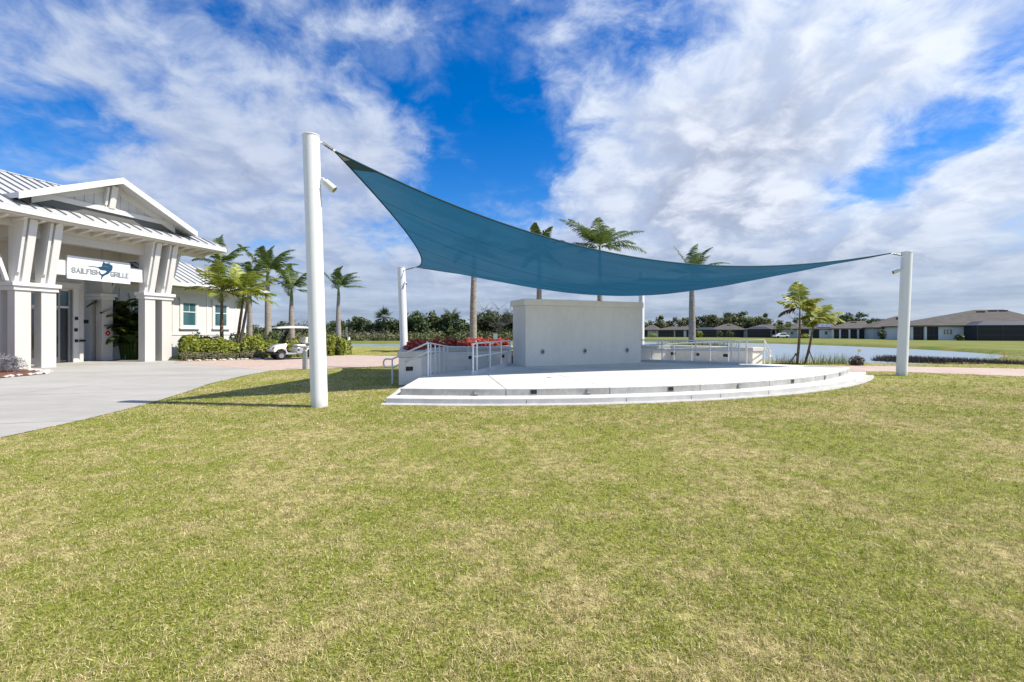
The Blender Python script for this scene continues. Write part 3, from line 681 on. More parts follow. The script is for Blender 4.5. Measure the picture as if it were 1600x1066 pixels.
# main hip roof
sl_ = (9.2 - 6.43) / 6.0
rp = MB(BL); t_ = .05
rp.slab([(-6, 1.03, 6.43), (8.05, 1.03, 6.43), (4.0, -5, 9.2), (-6, -5, 9.2)], (0, 0, t_)); rp.slab([(8.05, 1.03, 6.43), (8.05, -11, 6.43), (4.0, -5, 9.2)], (0, 0, t_ - .002)); rp.slab([(-6, -11, 6.43), (8.05, -11, 6.43), (4.0, -5, 9.2), (-6, -5, 9.2)], (0, 0, t_ - .004))
roof = rp.build('roof', 'roof_metal', cb)
def seam_line(par, a, b_, hgt=.045, wd=.022, name='seam', mat='seam_shade_metal'):
    a, b_ = Vector(a), Vector(b_); d = (b_ - a); sd_ = d.cross(Vector((0, 0, 1))).normalized() * wd; up = sd_.cross(d).normalized() * hgt
    if up.z < 0: up = -up
    m_ = MB(); m_.hexa([tuple(a - sd_), tuple(a + sd_), tuple(b_ + sd_), tuple(b_ - sd_), tuple(a - sd_ + up), tuple(a + sd_ + up), tuple(b_ + sd_ + up), tuple(b_ - sd_ + up)]); return m_.build(name, mat, par)
for s0 in np.arange(-4.2, 8.0, .5):
    nt = -5 if s0 < 4 else 1.03 - 6.03 * (8.05 - s0) / 4.05
    z_ = lambda n: 6.43 + t_ + (1.03 - n) * sl_
    seam_line(roof, BL(s0, 1.0, z_(1.0)), BL(s0, nt, z_(nt)))
seam_line(roof, BL(8.05, 1.03, 6.47), BL(4.0, -5, 9.24), .05, .07, 'hip_cap', 'roof_metal'); seam_line(roof, BL(4.0, -5, 9.24), BL(-6, -5, 9.24), .05, .09, 'ridge_cap', 'roof_metal')
# gabled front over the portico
gs, gz, gh, gn = 2.55, 8.60, 3.72, .88; slp = (8.56 - 6.80) / gh
gb = MB(BL)
for sg in (-1, 1):
    gb.slab([(gs, gn, gz), (gs + sg * gh, gn, gz - gh * slp), (gs + sg * gh, -4.0, gz - gh * slp), (gs, -4.4, gz)], (0, 0, .22))
gable = gb.build('gable_roof', 'roof_metal', cb)
for sg in (-1, 1):
    MB(BL).hexa([(gs, gn + .002, gz - .05), (gs, gn + .06, gz - .05), (gs + sg * (gh + .02), gn + .06, gz - .05 - gh * slp), (gs + sg * (gh + .02), gn + .002, gz - .05 - gh * slp),
                 (gs, gn + .002, gz + .235), (gs, gn + .06, gz + .235), (gs + sg * (gh + .02), gn + .06, gz + .235 - gh * slp), (gs + sg * (gh + .02), gn + .002, gz + .235 - gh * slp)]).build('rake_board', 'white_paint', gable)
pn = .22
MB(BL).slab([(gs - 3.3, pn - .1, 7.28), (gs + 3.3, pn - .1, 7.28), (gs, pn - .1, gz - .01)], (0, .08, 0)).build('pediment', 'batten_board', cb)
ped = cb.children[-1]
for k, s0 in enumerate(np.arange(gs - 2.6, gs + 2.7, .37)):
    zt = gz - abs(s0 - gs) * slp - .03
    if zt > 7.42 and abs(s0 - gs) > .2: MB(BL).box(s0, s0 + .05, pn - .03, pn + .012, 7.4, zt).build('batten', 'batten_board', ped)
MB(BL).box(gs - 3.0, gs + 3.0, pn - .05, pn + .06, 7.20, 7.42).build('pediment_trim', 'white_paint', cb, bevel=.008)
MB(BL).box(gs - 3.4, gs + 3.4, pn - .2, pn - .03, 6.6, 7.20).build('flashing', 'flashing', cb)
for sg in (-1, 1):
    MB(BL).hexa([(gs + sg * .22, pn - .02, gz - .42), (gs + sg * .22, pn + .03, gz - .42), (gs + sg * 3.0, pn + .03, gz - .42 - 2.78 * slp), (gs + sg * 3.0, pn - .02, gz - .42 - 2.78 * slp),
                 (gs + sg * .22, pn - .02, gz - .10), (gs + sg * .22, pn + .03, gz - .10), (gs + sg * 3.0, pn + .03, gz - .10 - 2.78 * slp), (gs + sg * 3.0, pn - .02, gz - .10 - 2.78 * slp)]).build('frieze_board', 'white_paint', ped)
MB(BL).hexa([(gs - .2, pn + .02, 7.40), (gs + .06, pn + .02, 7.40), (gs + .06, pn + .10, 7.40), (gs - .2, pn + .10, 7.40), (gs - .2, pn + .02, 8.42), (gs + .06, pn + .02, 8.42), (gs + .06, pn + .34, 8.42), (gs - .2, pn + .34, 8.42)]).build('bracket', 'white_paint', cb, bevel=.006)
MB(BL).hexa([(gs - .36, pn + .0, 7.5), (gs - .26, pn + .0, 7.5), (gs - .26, pn + .09, 7.5), (gs - .36, pn + .09, 7.5), (gs - .36, pn, 8.34), (gs - .26, pn, 8.34), (gs - .26, pn + .28, 8.34), (gs - .36, pn + .28, 8.34)]).build('bracket', 'white_paint', cb, bevel=.006)
# entrance wall with glazed door, sidelight and transom
dn = -3.0
MB(BL).box(2.86, 3.29, dn - .4, dn, 0, 4.2).build('wall', 'stucco', cb)
MB(BL).box(-6.0, -.55, dn - .25, dn, 0, 4.2).build('wall', 'stucco', cb)
MB(BL).box(-.55, 2.86, dn - .25, dn, 3.66, 4.2).build('wall', 'stucco', cb)
MB(BL).box(3.2, 4.3, -5.2, -5.0, 0, 6.1).build('wall', 'stucco', cb)
MB(BL).box(3.33, 3.60, dn - .9, dn - .6, 0, 2.0).build('display_panel', 'black_box', cb)
door = MB(BL).box(-.5, 2.80, dn - .22, dn - .20, .05, 3.62).build('door', 'pane_dark', cb)
MB(BL).box(-.5, 2.80, dn - .9, dn - .85, .0, 3.62).build('dark_interior', 'dark_grey', door)  # dark sheet stands in for the unlit interior behind the glass
for (a, b_) in ((-.55, -.47), (.30, .38), (1.2, 1.28), (2.30, 2.38), (2.72, 2.82)): MB(BL).box(a, b_, dn - .24, dn - .12, .0, 3.66).build('frame', 'grey_metal', door)
MB(BL).box(-.47, 2.72, dn - .235, dn - .125, 2.72, 2.82).build('frame', 'white_paint', door); MB(BL).box(1.28, 2.30, dn - .236, dn - .14, 0.02, .30).build('frame', 'grey_metal', door)
MB(BL).box(-.47, 2.72, dn - .234, dn - .13, 3.58, 3.66).build('frame', 'white_paint', door); MB(BL).box(1.28, 2.3, dn - .236, dn - .14, 2.62, 2.72).build('frame', 'grey_metal', door)
MB(BL).box(-.45, 2.70, dn - .199, dn - .19, 2.83, 3.57).build('pane', 'pane_blue', door)
MB(BL).box(1.75, 1.79, dn - .199, dn - .16, .3, 2.62).build('frame', 'grey_metal', door)
MB(BL).tube([BL(2.2, dn - .1, .95), BL(2.2, dn - .06, 1.0), BL(2.2, dn - .06, 1.2), BL(2.2, dn - .1, 1.25)], .015, 6) if False else None
MB(BL).tube([(2.25, dn - .12, .95), (2.25, dn - .07, 1.0), (2.25, dn - .07, 1.25), (2.25, dn - .12, 1.3)], .018, 6).build('handle', 'black_box', door)
MB(BL).box(2.83, 3.05, dn + .001, dn + .05, 0, 3.72).build('door_trim', 'white_paint', cb); MB(BL).box(-.75, 3.12, dn + .001, dn + .08, 3.722, 3.92).build('door_trim', 'white_paint', cb, bevel=.01); MB(BL).box(-.8, 3.17, dn + .001, dn + .13, 3.922, 3.99).build('door_trim', 'white_paint', cb)
for (s0, z0, z1) in ((2.88, 2.14, 2.30), (2.86, 1.56, 1.72), (2.88, 1.02, 1.16)): MB(BL).box(s0, s0 + .13, dn + .052, dn + .10, z0, z1).build('access_panel', 'black_box', cb, bevel=.01)
MB(BL).box(3.10, 3.34, dn + .002, dn + .06, 1.04, 1.14).build('access_panel', 'black_box', cb)
MB(BL).box(3.45, 3.75, dn - .5, dn - .4, 1.98, 2.18).build('wall_lamp', 'black_box', cb)
# columns at the back of the porch
for n1 in (-3.0, -3.85): column(4.12, n1, 3.26)
cap(4.12, 4.63, -3.85 - CDp, -3.0); MB(BL).box(4.16, 4.6, -4.3, -3.03, 3.585, 5.87).build('flared_post', 'stucco', cb)
MB(BL).hexa([(4.63, -3.4, 3.6), (4.75, -3.4, 3.6), (4.75, -3.25, 3.6), (4.63, -3.25, 3.6), (5.3, -3.4, 5.85), (5.45, -3.4, 5.85), (5.45, -3.25, 5.85), (5.3, -3.25, 5.85)]).build('bracket', 'white_paint', cb)
# wing with two windows
WN = -4.0
MB(BL).box(4.9, 14.0, WN - 7, WN, 0, 4.42).build('wing_wall', 'siding', cb, bevel=.01)
wing = cb.children[-1]
MB(BL).box(13.86, 14.03, WN - .12, WN + .035, 0, 4.40).build('corner_board', 'white_paint', cb); MB(BL).box(4.9, 13.86, WN + .001, WN + .03, 1.35, 1.47).build('water_table', 'white_paint', cb); MB(BL).box(4.9, 13.86, WN + .001, WN + .035, 4.05, 4.40).build('frieze_board', 'white_paint', cb)
for s0 in (5.6, 7.4, 8.6, 10.95, 13.2): MB(BL).box(s0, s0 + .1, WN + .001, WN + .025, 1.475, 4.045).build('batten', 'white_paint', wing)
for s0, s1 in ((9.26, 10.17), (11.54, 12.49), (6.3, 7.2)):
    z0, z1 = 1.95, 3.46
    fr = MB(BL).box(s0 - .18, s0 - .001, WN + .001, WN + .06, z0 - .15, z1 + .18).box(s1 + .001, s1 + .18, WN + .001, WN + .06, z0 - .15, z1 + .18).box(s0, s1, WN + .002, WN + .058, z1 + .001, z1 + .18).box(s0, s1, WN + .002, WN + .058, z0 - .15, z0 - .001).build('window', 'white_paint', cb)
    MB(BL).box(s0 - .24, s1 + .24, WN + .001, WN + .10, z1 + .181, z1 + .30).build('head_trim', 'white_paint', fr); MB(BL).box(s0 - .22, s1 + .22, WN + .002, WN + .12, z0 - .22, z0 - .151).build('sill', 'white_paint', fr)
    zm = (z0 + z1) / 2 + .15
    MB(BL).box(s0 + .03, s1 - .03, WN + .004, WN + .015, z0 + .03, zm - .02).build('pane', 'pane_teal', fr); MB(BL).box(s0 + .03, s1 - .03, WN + .004, WN + .012, zm + .02, z1 - .03).build('pane', 'pane_teal', fr)
    MB(BL).box(s0, s1, WN + .003, WN + .04, zm - .03, zm + .03).build('meeting_rail', 'white_paint', fr)
    MB(BL).box(s0, s0 + .04, WN + .003, WN + .035, z0, z1).box(s1 - .04, s1, WN + .003, WN + .035, z0, z1).box(s0 + .04, s1 - .04, WN + .003, WN + .035, z1 - .04, z1).box(s0 + .04, s1 - .04, WN + .003, WN + .035, z0, z0 + .04).build('sash', 'white_paint', fr)
    MB(BL).box((s0 + s1) / 2 - .012, (s0 + s1) / 2 + .012, WN + .004, WN + .02, zm + .03, z1 - .04).build('mullion', 'white_paint', fr)
we = 4.47; wr = MB(BL); eN, eS = -3.15, 15.5
wr.slab([(4.6, eN, we + .12), (eS, eN, we + .12), (10.7, -8, 6.95), (4.6, -8, 6.95)], (0, 0, .05)); wr.slab([(eS, eN, we + .12), (eS, -12.8, we + .12), (10.7, -8, 6.95)], (0, 0, .048)); wr.slab([(4.6, -12.8, we + .12), (eS, -12.8, we + .12), (10.7, -8, 6.95), (4.6, -8, 6.95)], (0, 0, .046))
wroof = wr.build('roof', 'roof_metal', cb)
zs = lambda n: we + .17 + (eN - n) * (6.95 - we - .12) / 4.85
for s0 in np.arange(5.0, 15.4, .5):
    nt = -8 if s0 < 10.7 else eN - 4.85 * (eS - s0) / 4.8
    seam_line(wroof, BL(s0, eN - .02, zs(eN - .02)), BL(s0, nt, zs(nt)))
seam_line(wroof, BL(eS, eN, we + .16), BL(10.7, -8, 6.99), .05, .07, 'hip_cap', 'roof_metal')
MB(BL).box(4.6, eS + .02, eN - .001, eN + .06, we - .06, we + .14).build('fascia', 'white_paint', cb); MB(BL).box(eS - .04, eS + .022, -12.8, eN - .002, we - .06, we + .14).build('fascia', 'white_paint', cb)
MB(BL).box(4.6, eS - .045, -12.8, eN - .005, we - .045, we + .02).build('soffit', 'soffit', cb)
MB(BL).box(14.05, 14.16, WN - .1, WN - .0, 0, 4.35).build('downspout', 'white_paint', cb)
# address numeral above the door
def text_mesh(txt, name, mat, parent, fr, size, weight=.0, depth=.01, shear=0):
    cu = bpy.data.curves.new(name, 'FONT'); cu.body = txt; cu.size = size; cu.offset = weight; cu.align_x = 'CENTER'; cu.align_y = 'CENTER'; cu.extrude = depth; cu.resolution_u = 4
    tmp = bpy.data.objects.new(name, cu); COL.objects.link(tmp); dg = bpy.context.evaluated_depsgraph_get(); me = bpy.data.meshes.new_from_object(tmp.evaluated_get(dg)); bpy.data.objects.remove(tmp)
    base = root_loc(parent)
    for v in me.vertices: v.co = Vector(fr(v.co.x, v.co.y, v.co.z)) - base
    me.materials.clear(); me.materials.append(M[mat]); o_ = bpy.data.objects.new(name, me); COL.objects.link(o_); o_.parent = parent; return o_
text_mesh('8', 'address_number', 'white_paint', cb, lambda x, y, z: BL(.62 + x, dn - .17 + z, 3.28 + y), .55, .012)

# ---- hanging sign
SS0, SS1, SZ0, SZ1, SNn = .94, 3.52, 3.92, 4.96, -.05
sg_ = thing('sign', 'white rectangular sign with grey lettering and a leaping blue fish, under the portico roof', 'sign', BL(2.2, SNn, SZ0))
MB(BL).box(SS0, SS1, SNn - .08, SNn, SZ0, SZ1).build('board', 'sign_white', sg_, bevel=.006)
sf = lambda x, y, z: BL(SS0 + x, SNn + .004 + z, SZ0 + y)
GL = {'S': [[(1, .82), (.8, 1), (.2, 1), (0, .84), (0, .64), (.2, .5), (.8, .5), (1, .36), (1, .16), (.8, 0), (.2, 0), (0, .18)]], 'A': [[(0, 0), (.5, 1), (1, 0)], [(.2, .33), (.8, .33)]], 'I': [[(0, 0), (0, 1)]],
 'L': [[(0, 1), (0, 0), (1, 0)]], 'F': [[(0, 0), (0, 1), (1, 1)], [(0, .52), (.8, .52)]], 'H': [[(0, 0), (0, 1)], [(1, 0), (1, 1)], [(0, .5), (1, .5)]],
 'G': [[(1, .9), (.75, 1), (.2, 1), (0, .84), (0, .16), (.2, 0), (1, 0), (1, .42), (.6, .42)]], 'R': [[(0, 0), (0, 1), (.8, 1), (1, .85), (1, .62), (.8, .48), (0, .48)], [(.5, .48), (1, 0)]], 'E': [[(1, 1), (0, 1), (0, 0), (1, 0)], [(0, .5), (.8, .5)]]}
def block_letters(txt, x0, x1, yc, h, sw):
    ws = [(0 if c == 'I' else .38 if c in 'LFE' else .48) * h for c in txt]; gapw = (x1 - x0 - sw - sum(ws)) / (len(txt) - 1); x = x0 + sw / 2; H_ = h - sw
    for c, wd in zip(txt, ws):
        m_ = MB(sf)
        for k, pl_ in enumerate(GL[c]):
            pts = [Vector((x + p[0] * wd, yc - H_ / 2 + p[1] * H_)) for p in pl_]; Lf, Rt = [], []
            for i, p in enumerate(pts):
                d0_ = (pts[i] - pts[i - 1]).normalized() if i else None; d1_ = (pts[i + 1] - pts[i]).normalized() if i < len(pts) - 1 else None
                if d0_ is None: d0_ = d1_; p = p - (d1_ * sw / 2 if k == 0 else Vector((0, 0)))
                elif d1_ is None: d1_ = d0_; p = p + (d0_ * sw / 2 if k == 0 else Vector((0, 0)))
                n_ = Vector((-(d0_ + d1_).y, (d0_ + d1_).x)).normalized(); sc_ = sw / 2 / max(.35, n_.dot(Vector((-d0_.y, d0_.x)))); Lf.append(p + n_ * sc_); Rt.append(p - n_ * sc_)
            for i in range(len(pts) - 1):
                z1 = .012 + .0006 * k; m_.hexa([(Rt[i].x, Rt[i].y, 0), (Rt[i + 1].x, Rt[i + 1].y, 0), (Lf[i + 1].x, Lf[i + 1].y, 0), (Lf[i].x, Lf[i].y, 0), (Rt[i].x, Rt[i].y, z1), (Rt[i + 1].x, Rt[i + 1].y, z1), (Lf[i + 1].x, Lf[i + 1].y, z1), (Lf[i].x, Lf[i].y, z1)])
        m_.build('letter', 'letter_grey', sg_); x += wd + gapw
block_letters('SAILFISH', .135, 1.27, .40, .25, .046); block_letters('GRILLE', 1.69, 2.50, .40, .25, .046)
def flat(name, mat, par, pts, fr, d=.012, z=0.0):
    m_ = MB(lambda a, b, c: fr(a, b, c)); m_.slab([(a, b, z) for a, b in pts], (0, 0, d)); o_ = m_.build(name, mat, par)
    bm = bmesh.new(); bm.from_mesh(o_.data); bmesh.ops.triangulate(bm, faces=[f for f in bm.faces if len(f.verts) > 4]); bm.to_mesh(o_.data); bm.free(); return o_
def fz(x, y): return (x * 2.58 / 1050, 1.04 - y * 1.04 / 400)   # from the sign as it is seen: x 0-1050, y 0-400
# pixel outline in the enlarged view, corrected for the slant of the board
def fp(X, Y): 
    x = X - 70; top_ = 200 + x * (130 / 1050); h_ = 395 - x * (40 / 1050); return (x * 2.58 / 1045, (1 - (Y - top_) / h_) * 1.04)
fish = [(385, 374), (470, 383), (545, 392), (590, 386), (640, 382), (690, 392), (730, 418), (752, 446), (760, 462), (740, 490), (715, 510), (690, 520), (668, 528), (640, 545), (625, 560), (612, 590), (596, 608), (590, 600), (600, 570), (606, 545), (585, 520), (560, 492), (553, 480), (580, 497), (610, 517), (640, 508), (668, 490), (690, 470), (694, 455), (660, 447), (620, 446), (585, 436), (560, 418), (545, 402), (470, 391), (388, 380)]
flat('fish_emblem', 'fish_blue', sg_, [fp(*p) for p in fish], sf, .018)
fin = [(612, 378), (616, 345), (628, 320), (634, 304), (648, 318), (668, 328), (695, 330), (722, 328), (742, 318), (738, 342), (760, 352), (775, 362), (796, 360), (786, 378), (797, 395), (786, 412), (790, 432), (775, 452), (764, 462), (756, 442), (735, 412), (700, 384), (655, 374)]
flat('fish_emblem', 'fish_blue', sg_, [fp(*p) for p in fin], sf, .017)
# small red notice on the rear column
rs = thing('notice_sign', 'small red diamond notice with a white centre on the porch column', 'sign', BL(4.38, -2.99, 1.5))
flat('plate', 'red_sign', rs, [(-.13, 0), (-.07, .10), (0, .15), (.07, .10), (.13, 0), (.07, -.10), (0, -.15), (-.07, -.10)], lambda a, b, c: BL(4.38 + a, -2.995 + c, 1.47 + b), .01)
flat('emblem', 'white_paint', rs, [(-.045, 0), (0, .05), (.045, 0), (0, -.05)], lambda a, b, c: BL(4.38 + a, -2.995 + c, 1.47 + b), .014)

# ================================================================== VEGETATION
def leaf_quads(C, N, size, aspect=.5, r=rng):
    """rhombic leaves at centres C facing N"""
    n = len(C); N = N / (np.linalg.norm(N, axis=1, keepdims=True) + 1e-9); ref = r.normal(size=(n, 3)); a = np.cross(N, ref); a /= np.linalg.norm(a, axis=1, keepdims=True) + 1e-9
    b_ = np.cross(N, a); s_ = (size * r.uniform(.6, 1.3, n))[:, None]
    V = np.stack([C - a * s_, C + b_ * s_ * aspect, C + a * s_, C - b_ * s_ * aspect], 1).reshape(-1, 3)
    return V, np.arange(4 * n).reshape(-1, 4)
def clumps(centres, radii, per, size, aspect=.5, r=rng, shell=.55):
    Cs, Ns = [], []
    for c, rad in zip(centres, radii):
        d = r.normal(size=(per, 3)); d /= np.linalg.norm(d, axis=1, keepdims=True); q = r.uniform(shell, 1.05, (per, 1))
        Cs.append(np.asarray(c) + d * q * np.asarray(rad)); Ns.append(d + r.normal(size=(per, 3)) * .6 + np.array([0, 0, .5]))
    C = np.concatenate(Cs); N = np.concatenate(Ns); V, Fa = leaf_quads(C, N, np.full(len(C), size), aspect, r); return V, Fa, r.uniform(0, 1, len(C)) ** 1.3
def hedge(name, label, line, width, height, mat, n, size, group=None, aspect=.55, cat='hedge', rough=.14, z0=.05, kids=True):
    line = [Vector(p) for p in line]; segs = [(line[i], line[i + 1]) for i in range(len(line) - 1)]; Ls = np.array([(b_ - a).length for a, b_ in segs]); tot = Ls.sum()
    mid = line[len(line) // 2]; t_ = thing(name, label, cat, (mid.x, mid.y, 0), group)
    u = rng.uniform(0, tot, n); k = np.searchsorted(np.cumsum(Ls), u).clip(0, len(segs) - 1); cum = np.concatenate([[0], np.cumsum(Ls)])
    A = np.array([[s_[0].x, s_[0].y] for s_ in segs])[k]; Dv = np.array([[(s_[1] - s_[0]).x, (s_[1] - s_[0]).y] for s_ in segs])[k] / Ls[k][:, None]; p = A + Dv * (u - cum[k])[:, None]
    th = rng.uniform(-.15, math.pi + .15, n); rr = np.where(rng.random(n) < .75, rng.uniform(.85, 1.03, n), rng.uniform(.3, .9, n))
    bump_ = 1 + rough * (np.sin(u * 4.1 + 1) + np.sin(u * 2.3) + .7 * np.sin(u * 9.7 + th * 3))
    sq = lambda x: np.sign(x) * np.abs(x) ** .6
    w_ = sq(np.cos(th)) * rr * width / 2 * bump_; h = np.clip(sq(np.sin(th)), 0, 1) * rr * height * bump_ + z0
    nrm = np.stack([-Dv[:, 1], Dv[:, 0]], 1); C = np.stack([p[:, 0] + nrm[:, 0] * w_, p[:, 1] + nrm[:, 1] * w_, h], 1)
    N = np.stack([nrm[:, 0] * np.cos(th), nrm[:, 1] * np.cos(th), np.sin(th) + .3], 1) + rng.normal(size=(n, 3)) * .6
    V, Fa = leaf_quads(C, N, np.full(n, size), aspect); arr_mesh('foliage', V, Fa, mat, t_, tint=rng.uniform(0, 1, n) ** 1.2)
    st_ = MB()
    for x in np.arange(.2, tot, max(.35, tot / 40)):
        kk = int(np.searchsorted(np.cumsum(Ls), x).clip(0, len(segs) - 1)); a, b_ = segs[kk]; q = a + (b_ - a) * ((x - cum[kk]) / Ls[kk])
        st_.tube([(q.x + random.uniform(-.1, .1), q.y + random.uniform(-.1, .1), -.02), (q.x + random.uniform(-.2, .2), q.y + random.uniform(-.2, .2), height * .75 + z0)], [.014, .006], 5)
    st_.build('stems', 'bark', t_); return t_
WIND = Vector((.95, .1, -.05))
def frond_mesh(hub, az, el, L, lw, nl, droop, wind, r, narrow=.045, vee=.35):
    d = Vector((math.cos(az) * math.cos(el), math.sin(az) * math.cos(el), math.sin(el))); p = Vector(hub); pts = [p.copy()]; ds = [d.copy()]; n = 16
    for i in range(n):
        tt = (i + 1) / n; d = (d + (WIND * wind + Vector((0, 0, -droop))) * (tt ** 1.2) / n * 2.0).normalized(); p = p + d * (L / n); pts.append(p.copy()); ds.append(d.copy())
    V, Fc, T = [], [], []
    # rachis
    for i in range(n):
        s_ = ds[i].cross(Vector((0, 0, 1))); s_ = (s_ if s_.length > .05 else Vector((1, 0, 0))).normalized(); w0 = .03 * (1 - i / n) + .008; w1 = .03 * (1 - (i + 1) / n) + .008; u_ = s_.cross(ds[i]) * .6
        k = len(V); V += [pts[i] - s_ * w0, pts[i] + u_ * w0, pts[i] + s_ * w0, pts[i + 1] - s_ * w1, pts[i + 1] + u_ * w1, pts[i + 1] + s_ * w1]
        Fc += [(k, k + 1, k + 4, k + 3), (k + 1, k + 2, k + 5, k + 4)]; T += [.9, .9]
    for j in range(nl):
        tt = .12 + .88 * (j + .5) / nl; x = tt * n; i = min(int(x), n - 1); f_ = x - i; q = pts[i].lerp(pts[i + 1], f_); dr = ds[i].lerp(ds[i + 1], f_).normalized()
        s_ = dr.cross(Vector((0, 0, 1))); s_ = (s_ if s_.length > .05 else Vector((1, 0, 0))).normalized(); up = s_.cross(dr)
        ll = lw * (math.sin(math.pi * min(1, .12 + .88 * tt) ** .85) * .85 + .2)
        for sgn in (-1, 1):
            ld = (s_ * sgn + dr * .75 + up * vee * r.uniform(-.3, 1.2) + WIND * wind * .5 + Vector((0, 0, -.34))).normalized()
            l2 = (ld + Vector((0, 0, -.55)) + WIND * wind * .35).normalized(); a0 = q; a1 = q + ld * ll * .55; a2 = a1 + l2 * ll * .45
            wd = dr * narrow * r.uniform(.8, 1.2)
            k = len(V); V += [a0 - wd * .5, a0 + wd * .5, a1 + wd * .55, a1 - wd * .55, a2 + wd * .08, a2 - wd * .08]; Fc += [(k, k + 1, k + 2, k + 3), (k + 3, k + 2, k + 4, k + 5)]; c_ = r.uniform(0, 1) ** 1.3; T += [c_, c_]
    return V, Fc, T
def palm(label, x, y, hub_z, tr, L, nf, wind, seed, shaft=1.2, mat='frond', trunk='trunk_grey', lean=(0, 0), lw=.8, nl=46, elev=(-.5, 1.25), azs=None, narrow=.072, name='palm_tree', group=None, droop=.8, dead=0, shaft_r=None, z0=0.0):
    r = np.random.default_rng(seed); t_ = thing(name, label, 'palm tree', (x, y, z0), group); hub = Vector((x + lean[0], y + lean[1], hub_z)); base = Vector((x, y, z0 - .15)); ztop = hub_z - shaft
    pts, rs = [], []
    for k in range(26):
        f_ = k / 25; p = base.lerp(hub, f_ * ztop / hub_z); p.x += .03 * math.sin(f_ * 4 + seed); pts.append(tuple(p)); rs.append(tr * (1.22 - .5 * f_ + .16 * math.sin(f_ * 3.1)) * (1 + .025 * (k % 2)) * (1.25 if k == 0 else 1))
    MB().tube(pts, rs, 12).build('trunk', trunk, t_, smooth=True)
    p0 = Vector(pts[-1]); sr = shaft_r or tr * .62
    if shaft > .15: MB().tube([tuple(p0 - Vector((0, 0, .02))), tuple(p0.lerp(hub, .3)), tuple(p0.lerp(hub, .75)), tuple(hub + Vector((0, 0, .15)))], [rs[-1] * .97, sr * 1.1, sr * .8, sr * .45], 12).build('crownshaft', 'crownshaft', t_, smooth=True)
    for k in range(nf):
        if azs is not None: az, el, ls = azs[k % len(azs)]
        else: az = 2 * math.pi * (k * .382 + r.uniform(-.05, .05)); el = elev[0] + (elev[1] - elev[0]) * ((k + .5) / nf) ** .8; ls = 1.0
        mt = 'frond_dead' if k < dead else mat
        V, Fc, T = frond_mesh(hub + Vector((0, 0, r.uniform(-.12, .12))), az, el, L * ls * r.uniform(.88, 1.08), lw, nl, droop * r.uniform(.7, 1.3), wind * r.uniform(.8, 1.2), r, narrow)
        arr_mesh('frond', np.array([tuple(v) for v in V]), Fc, mt, t_, tint=np.clip(np.array(T) * .85, 0, 1))
    return t_
def up(px, Y): return ((px - 800) / F * Y, Y)
def zz(py, Y): return EYE + (520 - py) / F * Y
# tall palms bent by the wind from the left
GRP = 'tall palms around the lawn'
x, y = up(346, 44); palm('tall palm behind the corner of the portico roof', x, y, zz(412, 44), .23, 2.9, 10, 1.0, 11, group=GRP)
x, y = up(390, 50); palm('palm behind the yellow palms, its crown lower than the next tall one', x, y, zz(432, 50), .22, 2.5, 9, 1.1, 12, group=GRP)
x, y = up(418.5, 42); palm('tall windswept palm left of the golf cart', x, y, zz(424, 42), .24, 3.2, 10, 1.15, 13, group=GRP, elev=(.0, 1.35))
x, y = up(455.7, 47); palm('palm with drooping left frond rising behind the golf cart', x, y, zz(452, 47), .24, 3.1, 10, .6, 14, group=GRP, elev=(-.1, 1.3))
x, y = up(529, 58); palm('slim windswept palm between the two left posts', x, y, zz(450, 58), .26, 3.5, 10, 1.2, 15, group=GRP, elev=(.1, 1.35), shaft=1.0)
x, y = up(740, 36); palm('palm with a bare ringed trunk between the left post and the stage wall', x, y, zz(386, 36), .23, 2.6, 11, .6, 16, group=GRP, elev=(-.4, .7))
x, y = up(842, 42); palm('palm whose crown tip just shows above the sail behind the stage wall', x, y, zz(392, 42), .22, 2.7, 13, .5, 17, group=GRP)
x, y = up(937, 42); palm('palm with a wide spreading crown above the middle of the sail', x, y, zz(386, 42), .23, 4.3, 15, .12, 18, group=GRP, elev=(.0, 1.3), lw=1.0, azs=[(3.3, .75, 1.05), (2.9, .25, .8), (2.2, .9, .9), (1.57, 1.25, .75), (.9, .9, .8), (.2, .55, 1.05), (.05, .2, 1.0), (6.0, .35, .8), (4.7, .5, .7), (3.6, .0, .6), (5.3, .0, .6), (3.1, .95, .9), (.5, .75, .95), (1.2, 1.1, .8), (4.0, .6, .8)])
x, y = up(1081, 50); palm('palm seen above and below the right part of the sail', x, y, zz(428, 50), .30, 3.9, 12, .55, 19, group=GRP, elev=(-.45, 1.35), shaft=1.4)
# small yellowish palms
YG = 'small yellow green palms'
kw = dict(mat='frond_yellow', trunk='trunk_brown', shaft=.5, narrow=.075, nl=22, lw=.62, group=YG)
x, y = up(347, 27.2); palm('small yellow palm in front of the left wing window', x, y, zz(456, 27), .085, 2.1, 11, .25, 21, elev=(-.3, 1.2), **kw)
x, y = up(369, 27.8); palm('small yellow palm in the middle of the three by the wing corner', x, y, zz(452, 27.8), .075, 2.1, 10, .3, 22, lean=(.35, .2), elev=(-.1, 1.2), **kw)
x, y = up(372, 27.2); palm('small yellow palm leaning right by the wing corner', x, y, zz(462, 27.2), .075, 2.0, 10, .35, 23, lean=(.65, -.1), elev=(-.3, 1.0), **kw)
x, y = up(1246, 21.6); t1 = palm('young yellow palm with an upright trunk and a dead brown frond by the lake', x, y, zz(479, 21.6), .048, 1.25, 10, .15, 24, lean=(.12, 0), elev=(-.35, 1.35), **{**kw, 'lw': .5, 'narrow': .075, 'mat': 'frond_gold', 'nl': 26}, dead=1,
    azs=[(2.9, -.15, .85), (1.4, 1.3, 1.1), (.3, .7, .9), (2.7, .55, .9), (3.6, .1, .7), (4.6, .3, .7), (5.4, .5, .8), (0.1, .15, .6), (1.0, .5, .8), (2.2, .9, .8)])
